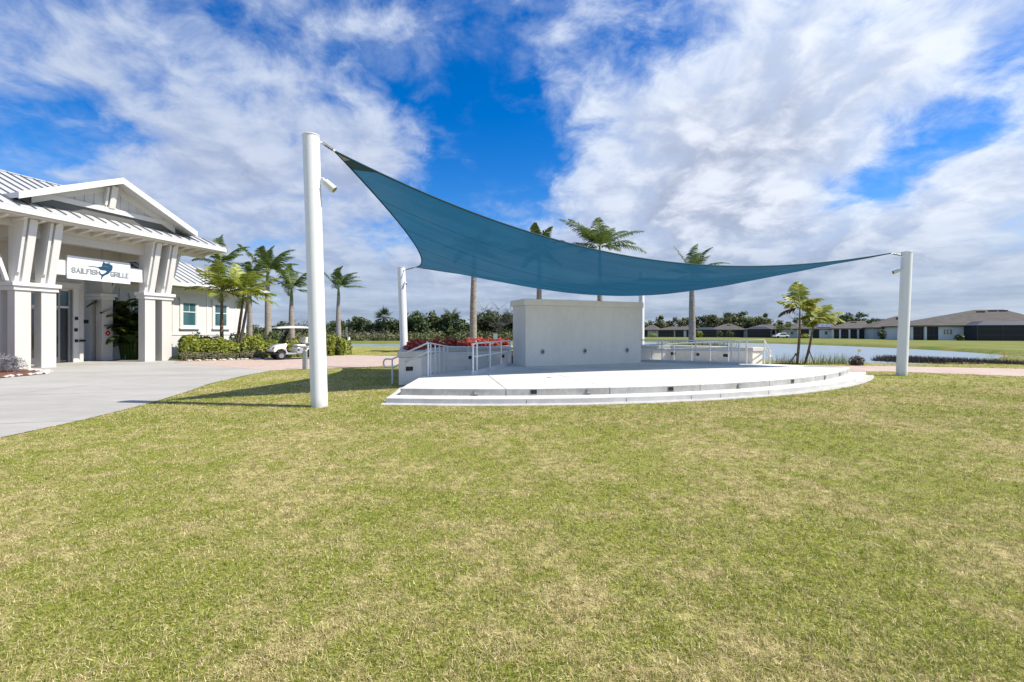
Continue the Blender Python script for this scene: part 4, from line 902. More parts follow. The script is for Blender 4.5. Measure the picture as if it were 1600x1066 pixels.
x, y = up(1256, 21.8); t2 = palm('young yellow palm with a leaning trunk by the lake', x, y, zz(500, 21.8), .046, 1.35, 9, .25, 25, lean=(.56, 0), elev=(-.3, 1.1), **{**kw, 'lw': .5, 'narrow': .075, 'mat': 'frond_gold', 'nl': 26},
    azs=[(.1, .55, 1.25), (.05, .0, .8), (1.8, 1.2, .7), (1.0, 1.0, .8), (2.8, .4, .5), (4.5, .3, .6), (5.5, .1, .8), (.4, .9, .9), (3.5, -.2, .5)])
for (a, b_, lb, tp_) in (((1243.5, 553.6), (1231, 568.6), 'dark timber brace propping the upright young palm', t1), ((1264, 547), (1273.6, 569.4), 'dark timber brace propping the leaning young palm', t2)):
    A_, B_ = unp(*a, 21.7), unp(b_[0], b_[1], 21.6); m_ = MB(); m_.tube([tuple(A_), tuple(B_ - Vector((0, 0, .05)))], .024, 6); m_.tube([tuple(A_ - Vector((.03, 0, -.03))), tuple(A_ + Vector((.03, 0, -.05)))], .04, 6); tag(m_.build('stake', 'wood_stake'), lb, 'stake', 'timber palm braces')

hedge('hedge', 'clipped yellow green hedge in front of the wing', [(-17.9, 24.9), (-15.6, 26.1), (-13.9, 27.6), (-13.2, 28.6)], 1.5, 1.05, 'hedge_leaf', 9000, .085)
hedge('hedge', 'yellow green hedge behind and right of the golf cart', [(-13.2, 29.4), (-12.0, 30.3), (-11.6, 31.4)], 1.6, 1.15, 'hedge_leaf', 5000, .09)
hedge('shrub_row', 'dark green shrubs against the wing wall', [(-19.8, 28.0), (-18.3, 32.0), (-17.5, 34.5)], 1.1, 1.15, 'shrub_dark', 5000, .09, cat='shrub')
hedge('shrub', 'light green shrub beside the right portico column', [(-18.9, 26.0), (-18.2, 26.2)], .9, 1.0, 'hedge_leaf', 1500, .09, cat='shrub')
hedge('ground_cover', 'low grey green ground cover along the foot of the hedge', [(-17.6, 24.2), (-15.2, 25.3), (-14.2, 26.2)], .7, .38, 'ground_cover', 4000, .05, cat='plant')
hedge('border_plant', 'silvery grey bushy plant in the mulch bed by the left column', [(-19.9, 17.2), (-18.6, 16.55)], 1.2, .55, 'silver_leaf', 5200, .045, cat='plant', aspect=.2)
# red foliage in the left planter
rf = thing('red_shrub', 'mass of red leaved plants filling the left planter', 'shrub', SG(-5.5, 2.9, .7))
rl = [(-6.75, -.7), (-6.5, .5), (-6.2, 1.6), (-5.6, 2.4), (-4.4, 2.7), (-3.0, 3.1), (-2.0, 3.4)]
cs, rd = [], []
for k in range(len(rl) - 1):
    for x in np.linspace(0, 1, 10):
        p = lerp(rl[k], rl[k + 1], x); q = SG(p[0] + random.uniform(-.15, .15), p[1] + random.uniform(-.2, .3), 0); hh_ = 1.0 + random.uniform(-.06, .09) - (.13 if k < 3 else .08); cs.append((q[0], q[1], hh_)); rd.append((.26, .26, .33))
V, Fa, T = clumps(cs, rd, 150, .085, .34, shell=.4); arr_mesh('foliage', V, Fa, 'red_leaf', rf, tint=T)
# paddle leaved plants behind the porch
def paddle_plant(label, s0, n0, h, nl, seed, dy=0):
    r = np.random.default_rng(seed); b_ = Vector(BL(s0, n0, 0)); t_ = thing('paddle_plant', label, 'plant', tuple(b_), 'large leaved plants behind the porch')
    for k in range(nl):
        az = r.uniform(0, 6.28); hh_ = h * r.uniform(.35, .85); out_ = r.uniform(.1, .4); L = r.uniform(.8, 1.3); W_ = L * .26
        o0 = b_ + Vector((math.cos(az) * .12, math.sin(az) * .12, 0)); top_ = b_ + Vector((math.cos(az) * out_, math.sin(az) * out_, hh_)); d = Vector((math.cos(az) * .7, math.sin(az) * .7, r.uniform(.1, .9))).normalized(); s_ = d.cross(Vector((0, 0, 1))).normalized(); V, Fc = [], []
        for i in range(7):
            f_ = i / 6; p = top_ + d * L * f_ + Vector((0, 0, -.55 * L * f_ * f_)); w0 = W_ * math.sin(math.pi * min(1, f_ * .9 + .08)) ** .7; V += [p - s_ * w0 + Vector((0, 0, .06)), p, p + s_ * w0 + Vector((0, 0, .06))]
        for i in range(6): Fc += [(3 * i, 3 * i + 1, 3 * i + 4, 3 * i + 3), (3 * i + 1, 3 * i + 2, 3 * i + 5, 3 * i + 4)]
        k0 = len(V); sd_ = Vector((.02, .0, 0)); V += [o0 - sd_, o0 + sd_, top_ + sd_ * .6, top_ - sd_ * .6]; Fc += [(k0, k0 + 1, k0 + 2, k0 + 3)]
        arr_mesh('leaf', np.array([tuple(v) for v in V]), Fc, 'paddle_leaf', t_, tint=np.full(len(Fc), r.uniform(0, 1) ** 1.5), smooth=True)
paddle_plant('tall large leaved plant nearest the rear porch column', 5.3, -3.2, 3.9, 46, 31); paddle_plant('large leaved plant farthest back in the porch gap', 5.75, -3.4, 3.6, 44, 32)
paddle_plant('large leaved plant in the middle of the porch gap', 5.4, -2.95, 2.8, 34, 33); paddle_plant('shorter large leaved plant low beside the right front column', 5.5, -2.6, 2.2, 36, 34)
# white edging stones of the bed, and along the hedge
def stones(pts, n, grp, lab):
    for k in range(n):
        f_ = (k + .5) / n * (len(pts) - 1); i = int(f_); p = lerp(pts[i], pts[i + 1], f_ - i); s_ = random.uniform(.06, .13); bm = bmesh.new(); bmesh.ops.create_icosphere(bm, subdivisions=1, radius=s_)
        for v in bm.verts: v.co = Vector((v.co.x * random.uniform(.8, 1.4), v.co.y * random.uniform(.8, 1.3), v.co.z * random.uniform(.4, .7)))
        me = bpy.data.meshes.new('stone'); bm.to_mesh(me); bm.free(); me.materials.append(M['stone']); o_ = bpy.data.objects.new('stone', me); COL.objects.link(o_); o_.location = (p[0] + random.uniform(-.12, .12), p[1] + random.uniform(-.12, .12), .045); tag(o_, lab, 'stone', grp)
stones([(-16.8, 14.3), (-16.85, 16.2), (-17.6, 17.2), (-18.9, 17.8)], 26, 'stones edging the mulch bed', 'pale stone edging the mulch bed by the left column')
stones([(-17.0, 23.6), (-15.0, 24.9), (-13.6, 26.2)], 24, 'stones along the hedge foot', 'pale stone lying at the foot of the hedge')
# tall grasses and reeds at the lake
def blades(name, pts_fn, n, h, wd, mat, lean=.35):
    p = pts_fn(n); n = len(p); az = rng.uniform(0, 6.28, n); hh_ = h * rng.uniform(.5, 1.2, n); ln = rng.uniform(0, lean, n) * hh_; w_ = wd
    sx = np.stack([-np.sin(az), np.cos(az), 0 * az], 1) * w_; tip = p + np.stack([np.cos(az) * ln, np.sin(az) * ln, hh_], 1)
    return np.stack([p - sx, p + sx, tip], 1).reshape(-1, 3), np.arange(3 * n).reshape(-1, 3), rng.uniform(0, 1, n)
def on_line(pts, wid, z=-.3):
    def fn(n):
        L = rng.uniform(0, len(pts) - 1.001, n); i = L.astype(int); f_ = (L - i)[:, None]; A_ = np.array(pts); q = A_[i] * (1 - f_) + A_[i + 1] * f_ + rng.normal(size=(n, 2)) * wid; return np.concatenate([q, np.full((n, 1), z)], 1)
    return fn
V, Fa, T = blades('reeds', on_line([(21.6, 26.4), (22.2, 25.4), (22.7, 24.4), (23.2, 23.2), (24.0, 21.8), (25.4, 20.2), (27, 18.8)], .3, -.15), 8000, .36, .02, 'reed')
tag(arr_mesh('reeds', V, Fa, 'reed', tint=T), 'strip of dark brown reeds along the lake edge at the right', 'reeds', kind='stuff')
for (px, py, lb) in ((1229, 569, 'left of the young palms'), (1300, 569, 'right of the young palms'), (1318, 569, 'by the far right corner of the stage'), (1279, 569.5, 'just right of the palm brace')):
    x, y = gp(px, py); V, Fa, T = blades('g', lambda n: np.concatenate([np.array([[x, y]]) + rng.normal(size=(n, 2)) * np.array([[.34, .2]]), np.zeros((n, 1))], 1), 130, .55, .008, 'tall_grass', .8)
    tag(arr_mesh('ornamental_grass', V - np.array([x, y, 0]), Fa, 'tall_grass', tint=T, loc=None), 'tuft of tall grass at the lake edge ' + lb, 'grass', 'tall grass tufts at the lake edge').location = (x, y, 0)
for (px, py, lb) in ((1060, 543.5, 'left of the palm trunk'), (1105, 544, 'right of the palm trunk')):
    x, y = gp(px, py); V, Fa, T = blades('g', lambda n: np.concatenate([np.array([[x, y]]) + rng.normal(size=(n, 2)) * np.array([[1.2, .4]]), np.zeros((n, 1)) - .2], 1), 700, .9, .03, 'tall_grass', .6)
    tag(arr_mesh('ornamental_grass', V - np.array([x, y, 0]), Fa, 'tall_grass', tint=T), 'clump of water grass in the lake ' + lb, 'grass', 'water grass clumps').location = (x, y, 0)
x, y = gp(1338, 571); sh = thing('shrub', 'small rusty brown shrub at the right rear corner of the stage', 'shrub', (x, y, 0)); V, Fa, T = clumps([(x, y, .2)], [(.3, .3, .26)], 500, .06, .4); arr_mesh('foliage', V, Fa, 'reed', sh, tint=T)

# ---- far wood and trees
def wood(name, pts, hts, n, size, mat, lab, kw_):
    Cs, Rd = [], []
    for k in range(n):
        f_ = random.random() * (len(pts) - 1.001); i = int(f_); p = lerp(pts[i], pts[i + 1], f_ - i); h = hts[i] * (1 - f_ + i) + hts[i + 1] * (f_ - i); h *= (random.uniform(.35, 1.0) + .16 * math.sin(p[0] * .9) + .13 * math.sin(p[0] * .37 + 2)); rr = random.uniform(.7, 1.9)
        Cs.append((p[0] + random.uniform(-2, 2), p[1] + random.uniform(-1, 6), max(h - rr * .8, rr * .4))); Rd.append((rr * 1.1, rr, rr * .9))
    V, Fa, T = clumps(Cs, Rd, 90, size, .55, shell=.35); o_ = arr_mesh(name, V, Fa, mat, tint=T * .9); tag(o_, lab, 'trees', kind='stuff'); return o_
wood('woodland', [(-68, 112), (-45, 102), (-30, 95), (-18, 90), (-8, 88), (4, 91), (16, 98)], [3.4, 3.9, 4.5, 5.0, 5.2, 5.3, 5.0], 720, .30, 'wood_leaf', 'dense dark green wood along the far left shore', 0)
wood('brush', [(-36, 90), (-29, 86), (-23, 85)], [1.8, 2.0, 1.7], 40, .12, 'wood_grey', 'bare grey brush in front of the dark wood', 0)
wood('undergrowth', [(-60, 96), (-30, 85), (-10, 83), (2, 86), (12, 91)], [1.2, 1.3, 1.3, 1.3, 1.3], 300, .2, 'oak_leaf', 'low green undergrowth at the foot of the far wood', 0)
wood('woodland', [(28, 175), (55, 172), (75, 160), (92, 150), (110, 145)], [5.6, 8, 7.2, 6.6, 6.0], 260, .42, 'oak_leaf', 'olive green wood behind the far houses', 0)
wood('woodland', [(-160, 150), (-110, 130), (-75, 118)], [4, 4, 4], 120, .4, 'wood_leaf', 'dark wood beyond the clubhouse', 0)
def fan_palm(label, px, Y, h, seed, R_=1.3):
    r = np.random.default_rng(seed); x, y = up(px, Y); t_ = thing('fan_palm', label, 'palm tree', (x, y, 0), 'fan palms in the far wood'); MB().tube([(x, y, -.1), (x, y, h)], [.22, .17], 8).build('trunk', 'bark', t_)
    for k in range(34):
        d = r.normal(size=3); d[2] = abs(d[2]) * .9 - .45; d /= np.linalg.norm(d); c = np.array([x, y, h]) + d * R_ * .75; V, Fc = [], []
        s_ = np.cross(d, [0, 0, 1.]); s_ /= np.linalg.norm(s_) + 1e-6; u_ = np.cross(s_, d); o0 = np.array([x, y, h])
        for j in range(13):
            th = (j / 12 - .5) * 3.6; rr = R_ * .62 * (1 - .25 * abs(th) / 1.8) * r.uniform(.8, 1.15); dd_ = d * math.cos(th) + s_ * math.sin(th); q = c + dd_ * rr + np.array([0, 0, -.28 * r.uniform(.3, 1.2)]); sd_ = np.cross(dd_, u_) * .075; c0 = o0 + d * R_ * .32; cm = c0 + (q - c0) * .55; V += [c0, cm - sd_, q, cm + sd_]
        Fc = [(4 * j, 4 * j + 1, 4 * j + 2, 4 * j + 3) for j in range(13)]; arr_mesh('frond', np.array(V), Fc, 'wood_leaf', t_, tint=r.uniform(.1, 1, 13))
fan_palm('fan palm left of the white post behind the planter', 600, 93, zz(495, 93), 41, 1.9); fan_palm('tallest fan palm, between the post and the ringed palm trunk', 705, 92, zz(496, 92), 42, 2.1); fan_palm('fan palm just left of the stage wall', 772, 88, zz(506, 88), 43, 1.8); fan_palm('fan palm half hidden by the stage wall', 796, 90, zz(500, 90), 44, 1.9)
def tree(label, px, Y, h, rad, mat, seed, group='trees behind the far houses', bare=False, base=.25, name='tree'):
    r = np.random.default_rng(seed); x, y = up(px, Y); t_ = thing(name, label, 'tree', (x, y, 0), group); m_ = MB(); m_.tube([(x, y, -.1), (x + .1, y, h * .5), (x, y, h * .9)], [h * .035, h * .022, h * .006], 7); ends = []
    for k in range(16 if bare else 9):
        a = r.uniform(0, 6.28); z0 = h * r.uniform(base, .75); l_ = rad * r.uniform(.6, 1.1); e = (x + math.cos(a) * l_, y + math.sin(a) * l_, min(h, z0 + l_ * r.uniform(.3, .9))); m_.tube([(x, y, z0), ((x + e[0]) / 2, (y + e[1]) / 2, (z0 + e[2]) / 2 + .2), e], [h * .014, h * .009, h * .003], 5); ends.append(e)
        if bare:
            for q in range(5): aa = r.uniform(0, 6.28); m_.tube([e, (e[0] + math.cos(aa) * l_ * .5, e[1] + math.sin(aa) * l_ * .5, e[2] + l_ * r.uniform(.1, .7))], [h * .005, h * .002], 4)
    m_.build('trunk', 'wood_grey' if bare else 'bark', t_, smooth=True)
    if not bare:
        cs = [(x + r.normal() * rad * .45, y + r.normal() * rad * .45, h * r.uniform(.62, .97)) for _ in range(14)] + ends; V, Fa, T = clumps(cs, [(rad * .34, rad * .34, rad * .24)] * len(cs), 70, rad * .085, .6, r, .3); arr_mesh('crown', V, Fa, mat, t_, tint=T)
tree('bare leafless tree over the wood left of the stage wall', 778, 84, zz(484, 84), 3.4, 'wood_leaf', 51, 'bare trees', True)
tree('bare leafless tree beyond the golf cart', 470, 96, zz(503, 96), 2.6, 'wood_leaf', 52, 'bare trees', True)
tree('dark flat topped pine behind the far houses, left of the tall one', 1098, 170, zz(495, 170), 3.2, 'wood_leaf', 53, base=.6); tree('tallest dark pine behind the far houses', 1148, 172, zz(490, 172), 4.0, 'wood_leaf', 54, base=.6); tree('small dark pine left of the palm seen below the sail', 1070, 175, zz(502, 175), 2.4, 'wood_leaf', 55, base=.6)
tree('bright green rounded tree behind the far houses', 1168, 160, zz(498, 160), 4.0, 'tall_grass', 56); tree('olive tree behind the far houses between the pines', 1125, 165, zz(496, 165), 4.6, 'oak_leaf', 57); tree('yellow green tree right of the bright rounded tree', 1187, 158, zz(499, 158), 3.6, 'oak_leaf', 58)
tree('dark tree above the roof with the solar panels', 1322, 140, zz(492, 140), 3.6, 'wood_leaf', 59, base=.5); tree('dark tree just right of the solar roof tree', 1333, 142, zz(493, 142), 2.8, 'wood_leaf', 60, base=.5); tree('bare tree behind the young palms', 1262, 150, zz(490, 150), 4.0, 'wood_leaf', 61, 'bare trees', True)
tree('low dark tree over the middle roof', 1360, 150, zz(499, 150), 2.4, 'wood_leaf', 62); tree('low dark tree right of the middle roof tree', 1383, 150, zz(499, 150), 2.6, 'wood_leaf', 63); tree('dark tree behind the left end of the far houses', 1038, 175, zz(508, 175), 3.4, 'wood_leaf', 64); tree('dark tree at the far left end of the houses, by the white post', 1009, 175, zz(507, 175), 3.0, 'wood_leaf', 65)

# ================================================================== FAR HOUSES
def house(label, px0, px1, Y0, Y1, eave, base, depth, wallmat, ridge, items, cage=None, vents=(), solar=None):
    """facade from photo column px0 at distance Y0 to px1 at Y1; ridge = (pxa, pxb, py, Y)"""
    A = Vector(up(px0, Y0)); B = Vector(up(px1, Y1)); L = (B - A).length; d = (B - A) / L; nn = Vector((-d.y, d.x))
    def fr(a, b_, z): q = A + d * a + nn * b_; return (q.x, q.y, z)
    def a_of(px, off=0):
        k = (px - 800) / F; O = A + nn * off; return (k * O.y - O.x) / (d.x - k * d.y)
    t_ = thing('house', label, 'house', fr(L / 2, depth / 2, base), 'single storey houses across the lake')
    MB(fr).box(0, L, 0, depth, base - .6, eave).build('wall', wallmat, t_)
    ov = .5; ra, rb, rpy, rY = ridge; zr = zz(rpy, rY); bm_ = depth * .5
    pa = max(.6, a_of(ra, bm_)); pb = min(L - .6, a_of(rb, bm_)); pb = max(pb, pa + .3)
    m_ = MB(fr); e0, e1, f0, f1 = -ov, L + ov, -ov, depth + ov
    top = [(pa, bm_, zr), (pb, bm_, zr)]; lo = [(e0, f0, eave), (e1, f0, eave), (e1, f1, eave), (e0, f1, eave)]
    i = m_.add(lo + top + [(p[0], p[1], p[2] - .22) for p in lo])
    for q in ((0, 1, 5, 4), (1, 2, 5), (2, 3, 4, 5), (3, 0, 4), (0, 6, 7, 1), (1, 7, 8, 2), (2, 8, 9, 3), (3, 9, 6, 0), (6, 9, 8, 7)): m_.f.append([i[k] for k in q])
    rf_ = m_.build('roof', 'shingle', t_)
    for (vp, fv) in vents:
        a_ = pa + (pb - pa) * vp; bb = bm_ * fv - .5 * (1 - fv); z_ = eave + (zr - eave) * fv; MB(fr).box(a_ - .6, a_ + .6, bb - .3, bb + .5, z_ - .1, z_ + .16).build('roof_vent', 'dark_grey', rf_)
    if solar:
        a0, a1 = a_of(solar[0]), a_of(solar[1]); sl2 = (zr - eave) / (bm_ + ov)
        for k in range(3):
            for j in range(2):
                x0 = a0 + (a1 - a0) * k / 3 + .06; x1 = a0 + (a1 - a0) * (k + 1) / 3 - .06; b0 = .6 + j * 1.9; b1 = b0 + 1.75
                m_ = MB(fr); m_.slab([(x0, b0, eave + (b0 + ov) * sl2 + .12), (x1, b0, eave + (b0 + ov) * sl2 + .12), (x1, b1, eave + (b1 + ov) * sl2 + .12), (x0, b1, eave + (b1 + ov) * sl2 + .12)], (0, 0, .05)); m_.build('solar_panel', 'solar', rf_)
    for it in items:
        k = it[0]; a0 = a_of(it[1]); a1 = a_of(it[2])
        if k == 'open':
            o_ = MB(fr).box(a0, a1, -.03, .02, base - .3, eave - .28).build('lanai_shade_panel', 'screen_dark', t_)  # flat near-black panel stands in for the shaded porch recess
            for x in np.arange(a0 + 1.1, a1 - .3, 1.2): MB(fr).box(x, x + .06, -.06, -.031, base - .3, eave - .28).build('screen_bar', 'dark_grey', o_)
            MB(fr).box(a0, a1, -.061, -.032, base + .75, base + .82).build('screen_bar', 'dark_grey', o_)
        elif k == 'col': MB(fr).box(a0, max(a1, a0 + .35), -.3, .0, base - .3, eave - .2).build('column', 'house_white', t_)
        elif k == 'wall': MB(fr).box(a0, a1, -.05, .1, base - .4, eave - .2).build('wall_panel', it[3], t_)
        elif k == 'win':
            n_ = it[3]; z0, z1 = base + 1.0, eave - .75
            for q in range(n_):
                x0 = a0 + (a1 - a0) * q / n_ + .06; x1 = a0 + (a1 - a0) * (q + 1) / n_ - .06
                o_ = MB(fr).box(x0, x1, -.09, .02, z0, z1).build('window', 'white_paint', t_); zm = (z0 + z1) / 2
                MB(fr).box(x0 + .07, x1 - .07, -.105, -.092, z0 + .07, zm - .03).build('pane', 'pane_dark', o_); MB(fr).box(x0 + .07, x1 - .07, -.105, -.092, zm + .03, z1 - .07).build('pane', 'pane_dark', o_)
    if cage:
        c0, c1, out_, h = cage; a0, a1 = a_of(c0, -out_), a_of(c1, -out_); o_ = MB(fr).box(a0, a1, -out_, -.12, base - .4, base + h).build('pool_cage', 'screen_dark', t_)
        m_ = MB(fr); m_.hexa([(a0 - .1, -out_ - .1, base + h + .003), (a1 + .1, -out_ - .1, base + h + .003), (a1 + .1, -.15, base + h + .003), (a0 - .1, -.15, base + h + .003), (a0 + 1.6, -out_ + 1.6, base + h + .75), (a1 - 1.6, -out_ + 1.6, base + h + .75), (a1 - 1.2, -.2, base + h + .75), (a0 + 1.2, -.2, base + h + .75)]); m_.build('cage_roof', 'screen_roof', o_)
        for x in np.linspace(a0, a1, max(3, int((a1 - a0) / 2.2))): MB(fr).box(x - .04, x + .04, -out_ - .05, -out_ - .004, base - .3, base + h).build('cage_post', 'dark_grey', o_)
        for z_ in (.9, 2.0): MB(fr).box(a0, a1, -out_ - .045, -out_ - .003, base + z_, base + z_ + .07).build('cage_bar', 'dark_grey', o_)
    return t_
house('nearest far house with pale blue wall, triple window and black screened pool cage', 1424, 1655, 92, 84, 2.95, .15, 15, 'house_white', (1522, 1568, 485, 96), [('open', 1427, 1443), ('col', 1443.6, 1446.3), ('open', 1447.5, 1466), ('win', 1473, 1488, 3)], (1527, 1650, 4.6, 2.75), ((.1, .85), (.55, .9), (.9, .9)))
house('grey house with a dark screened porch, half hidden by the right post', 1364, 1424, 106, 103, 2.75, .05, 15, 'house_grey', (1400, 1420, 494.5, 112), [('win', 1368.5, 1372.5, 1), ('open', 1376, 1402), ('win', 1419.5, 1422.5, 1)], None, ((.3, .7), (.8, .8)))
house('far house with a row of white porch columns', 1300, 1362, 116, 112, 2.6, 0, 14, 'house_white', (1328, 1376, 502, 120), [('open', 1303, 1311), ('col', 1311, 1313.2), ('open', 1313.6, 1325.5), ('col', 1325.8, 1328), ('open', 1328.4, 1339), ('col', 1339.3, 1341.4), ('open', 1341.8, 1353.5), ('win', 1357, 1361, 1)], None, ((.2, .8),))
house('far house with solar panels on the roof', 1246, 1299, 124, 119, 2.6, 0, 14, 'house_white', (1262, 1296, 504, 128), [('open', 1249, 1264), ('open', 1270, 1280), ('win', 1288, 1293.5, 1)], None, (), (1276, 1298))
house('far white house with one window beside a small palm', 1212, 1246, 132, 128, 2.6, 0, 13, 'house_white', (1222, 1244, 506, 136), [('open', 1213, 1221), ('win', 1235, 1240, 1)], None, ((.5, .8),))
house('far house with a wide black pool cage in front', 1165, 1212, 142, 137, 2.5, 0, 13, 'house_grey', (1188, 1204, 507.5, 146), [('open', 1205, 1211)], (1168, 1204, 4, 2.6), ())
house('far house with a peaked hip roof and black pool cages', 1108, 1165, 150, 146, 2.5, 0, 14, 'house_grey', (1134, 1142, 506, 154), [('open', 1112, 1120), ('open', 1124, 1162)], (1086, 1119, 3.5, 2.5), ((.5, .7),))
house('far house with a long low roof behind the palm trunk', 1027, 1090, 154, 151, 2.5, 0, 13, 'house_grey', (1050, 1078, 510, 158), [('open', 1028.5, 1053), ('open', 1055, 1068), ('open', 1073, 1086), ('col', 1069, 1071)], None, ((.4, .8),))
house('leftmost far house beside the slim white post', 1004, 1027, 158, 156, 2.5, 0, 13, 'house_grey', (1016, 1022, 508, 162), [('open', 1006, 1012), ('col', 1025, 1026.8)], None, ())
house('dark roofed house beyond the clubhouse, behind the golf cart', 372, 480, 118, 124, 2.2, 0, 12, 'house_grey', (398, 450, 513, 126), [('open', 376, 476)], None, ())
# a white van-like vehicle parked by the houses, small
def small_car(label, px, Y):
    x, y = up(px, Y); t_ = thing('parked_car', label, 'car', (x, y, 0)); fr = lambda a, b_, z: (x + a, y + b_, z)
    MB(fr).prism([(-1.9, -.8), (1.9, -.8), (1.9, .8), (-1.9, .8)], .3, lambda a, b_: .85).build('body', 'cart_white', t_, bevel=.12)
    MB(fr).hexa([(-1.0, -.75, .84), (1.5, -.75, .84), (1.5, .75, .84), (-1.0, .75, .84), (-.3, -.62, 1.42), (1.1, -.62, 1.42), (1.1, .62, 1.42), (-.3, .62, 1.42)]).build('cabin', 'cart_white', t_, bevel=.08)
    MB(fr).hexa([(-.75, -.76, .9), (1.3, -.76, .9), (1.3, -.72, .9), (-.75, -.72, .9), (-.25, -.66, 1.34), (1.0, -.66, 1.34), (1.0, -.62, 1.34), (-.25, -.62, 1.34)]).build('window', 'car_glass', t_)
    for a in (-1.2, 1.2):
        for b_ in (-.75, .75): MB(fr).tube([(a, b_ - .1, .32), (a, b_ + .1, .32)], .32, 14).build('wheel', 'black_rubber', t_)
small_car('small white vehicle parked on the far bank by the houses', 1220, 124)
for (px, Y, hh_, rr, lb) in ((1259, 118, 1.3, 1.3, 'green shrub below the porch between the young palm trunks'), (1019, 145, 1.5, 1.5, 'green shrub by the leftmost far house'), (1499, 85, 1.3, .8, 'green shrub against the pale blue house wall'), (1378, 100, 2.4, .8, 'slim shrub in front of the grey house'), (1140, 140, 2.6, 1.2, 'bushy tree in front of the peaked house'), (1124, 140, 2.2, 1.0, 'small bushy tree left of the peaked house'), (1092, 146, 2.4, 1.3, 'shrub right of the tall palm trunk by the houses')):
    x, y = up(px, Y); t_ = thing('shrub', lb, 'shrub', (x, y, 0), 'shrubs in front of the far houses'); V, Fa, T = clumps([(x, y, hh_ * .55), (x + rr * .4, y, hh_ * .45), (x - rr * .4, y, hh_ * .5)], [(rr * .7, rr * .7, hh_ * .45)] * 3, 120, .16, .6); arr_mesh('foliage', V, Fa, 'hedge_leaf' if rr > 1.25 else 'shrub_dark', t_, tint=T)
x, y = up(1230, 126); palm('tiny palm in front of the far white house', x, y, 2.9, .12, 1.7, 9, .2, 71, shaft=.2, group='palms by the far houses', nl=14, narrow=.12)
x, y = up(1218, 128); palm('tiny palm at the corner of the far caged house', x, y, 2.6, .12, 1.6, 9, .2, 72, shaft=.2, group='palms by the far houses', nl=14, narrow=.12)

# ================================================================== GOLF CART
GC = Vector((-12.42, 25.85, .012)); ga = R(45)
gf = Vector((-math.cos(ga), -math.sin(ga))); gl = Vector((-math.sin(ga), math.cos(ga)))     # forward; across, away from the camera
def GF(a, b_, z): return (GC.x + gf.x * a + gl.x * b_, GC.y + gf.y * a + gl.y * b_, GC.z + z)
gc = thing('golf_cart', 'white golf cart with a pale canopy parked by the hedge', 'golf cart', tuple(GC))
def gprof(name, mat, prof, b0, b1, inset=0, bev=.03):   # side profile (a,z) extruded across
    m_ = MB(GF); n = len(prof); lo = m_.add([(a, b0, z) for a, z in prof]); hi = m_.add([(a, b1, z) for a, z in prof]); m_.f.append(lo); m_.f.append(hi[::-1])
    for k in range(n): m_.f.append([lo[k], hi[k], hi[(k + 1) % n], lo[(k + 1) % n]])
    return m_.build(name, mat, gc, bevel=bev, seg=3, smooth=True)
cowl = gprof('front_cowl', 'cart_white', [(1.22, .42), (1.24, .58), (1.12, .74), (.82, .86), (.58, .90), (.52, .84), (.60, .62), (.50, .34), (.56, .30), (.62, .50), (.80, .60), (1.02, .56), (1.12, .44)], -.58, .58)
gprof('floor', 'cart_grey', [(.62, .28), (.62, .36), (-.1, .36), (-.1, .28)], -.56, .56, bev=.01)
gprof('rear_body', 'cart_white', [(-.02, .32), (.0, .66), (-.55, .70), (-.9, .80), (-1.25, .80), (-1.3, .62), (-1.16, .60), (-1.02, .63), (-.74, .63), (-.55, .50), (-.5, .32)], -.58, .58)
gprof('side_panel', 'cart_grey', [(.02, .33), (.02, .62), (-.46, .62), (-.46, .33)], -.595, -.582, bev=.005)
for a in (-.06, -.36): MB(GF).box(a - .05, a + .05, -.605, -.596, .48, .57).build('panel_slot', 'black_box', gc)
gprof('front_bumper', 'black_rubber', [(1.2, .30), (1.28, .34), (1.27, .44), (1.12, .44), (1.0, .3)], -.5, .5, bev=.02)
for b_ in (-.38, .38):
    hl = MB(GF).hexa([(1.16, b_ - .13, .60), (1.235, b_ - .13, .60), (1.235, b_ + .13, .60), (1.16, b_ + .13, .60), (1.08, b_ - .13, .70), (1.17, b_ - .13, .68), (1.17, b_ + .13, .68), (1.08, b_ + .13, .70)]).build('headlight', 'car_glass', gc, bevel=.01)
for a in (.83, -.87):
    for sgn in (-1, 1):
        b_ = sgn * .47; wv_ = [(a, b_ + q * .095, .235) for q in (-1, -.8, -.2, .2, .8, 1)]; wh = MB(GF).tube(wv_, [.20, .228, .235, .235, .228, .20], 24).build('wheel', 'black_rubber', gc, smooth=True)
        MB(GF).tube([(a, b_ + sgn * .09, .235), (a, b_ + sgn * .101, .235), (a, b_ + sgn * .104, .235)], [.135, .13, .10], 20).build('rim', 'silver', wh, smooth=True)
        for k in range(5): th = 6.283 * k / 5; MB(GF).tube([(a, b_ + sgn * .106, .235), (a + .11 * math.cos(th), b_ + sgn * .106, .235 + .11 * math.sin(th))], [.022, .014], 5).build('spoke', 'grey_metal', wh)
gprof('seat', 'vinyl', [(.0, .72), (-.02, .84), (-.48, .82), (-.5, .70)], -.52, .52, bev=.05)
for b0, b1 in ((-.53, -.02), (.02, .53)): gprof('seat_back', 'vinyl', [(-.46, .88), (-.42, 1.0), (-.52, 1.24), (-.62, 1.24), (-.60, .88)], b0, b1, bev=.05)
gprof('rear_seat', 'vinyl', [(-.75, .84), (-.75, .94), (-1.15, .94), (-1.15, .84)], -.5, .5, bev=.04)
m_ = MB(GF); na, nb = 12, 8; ids = {}
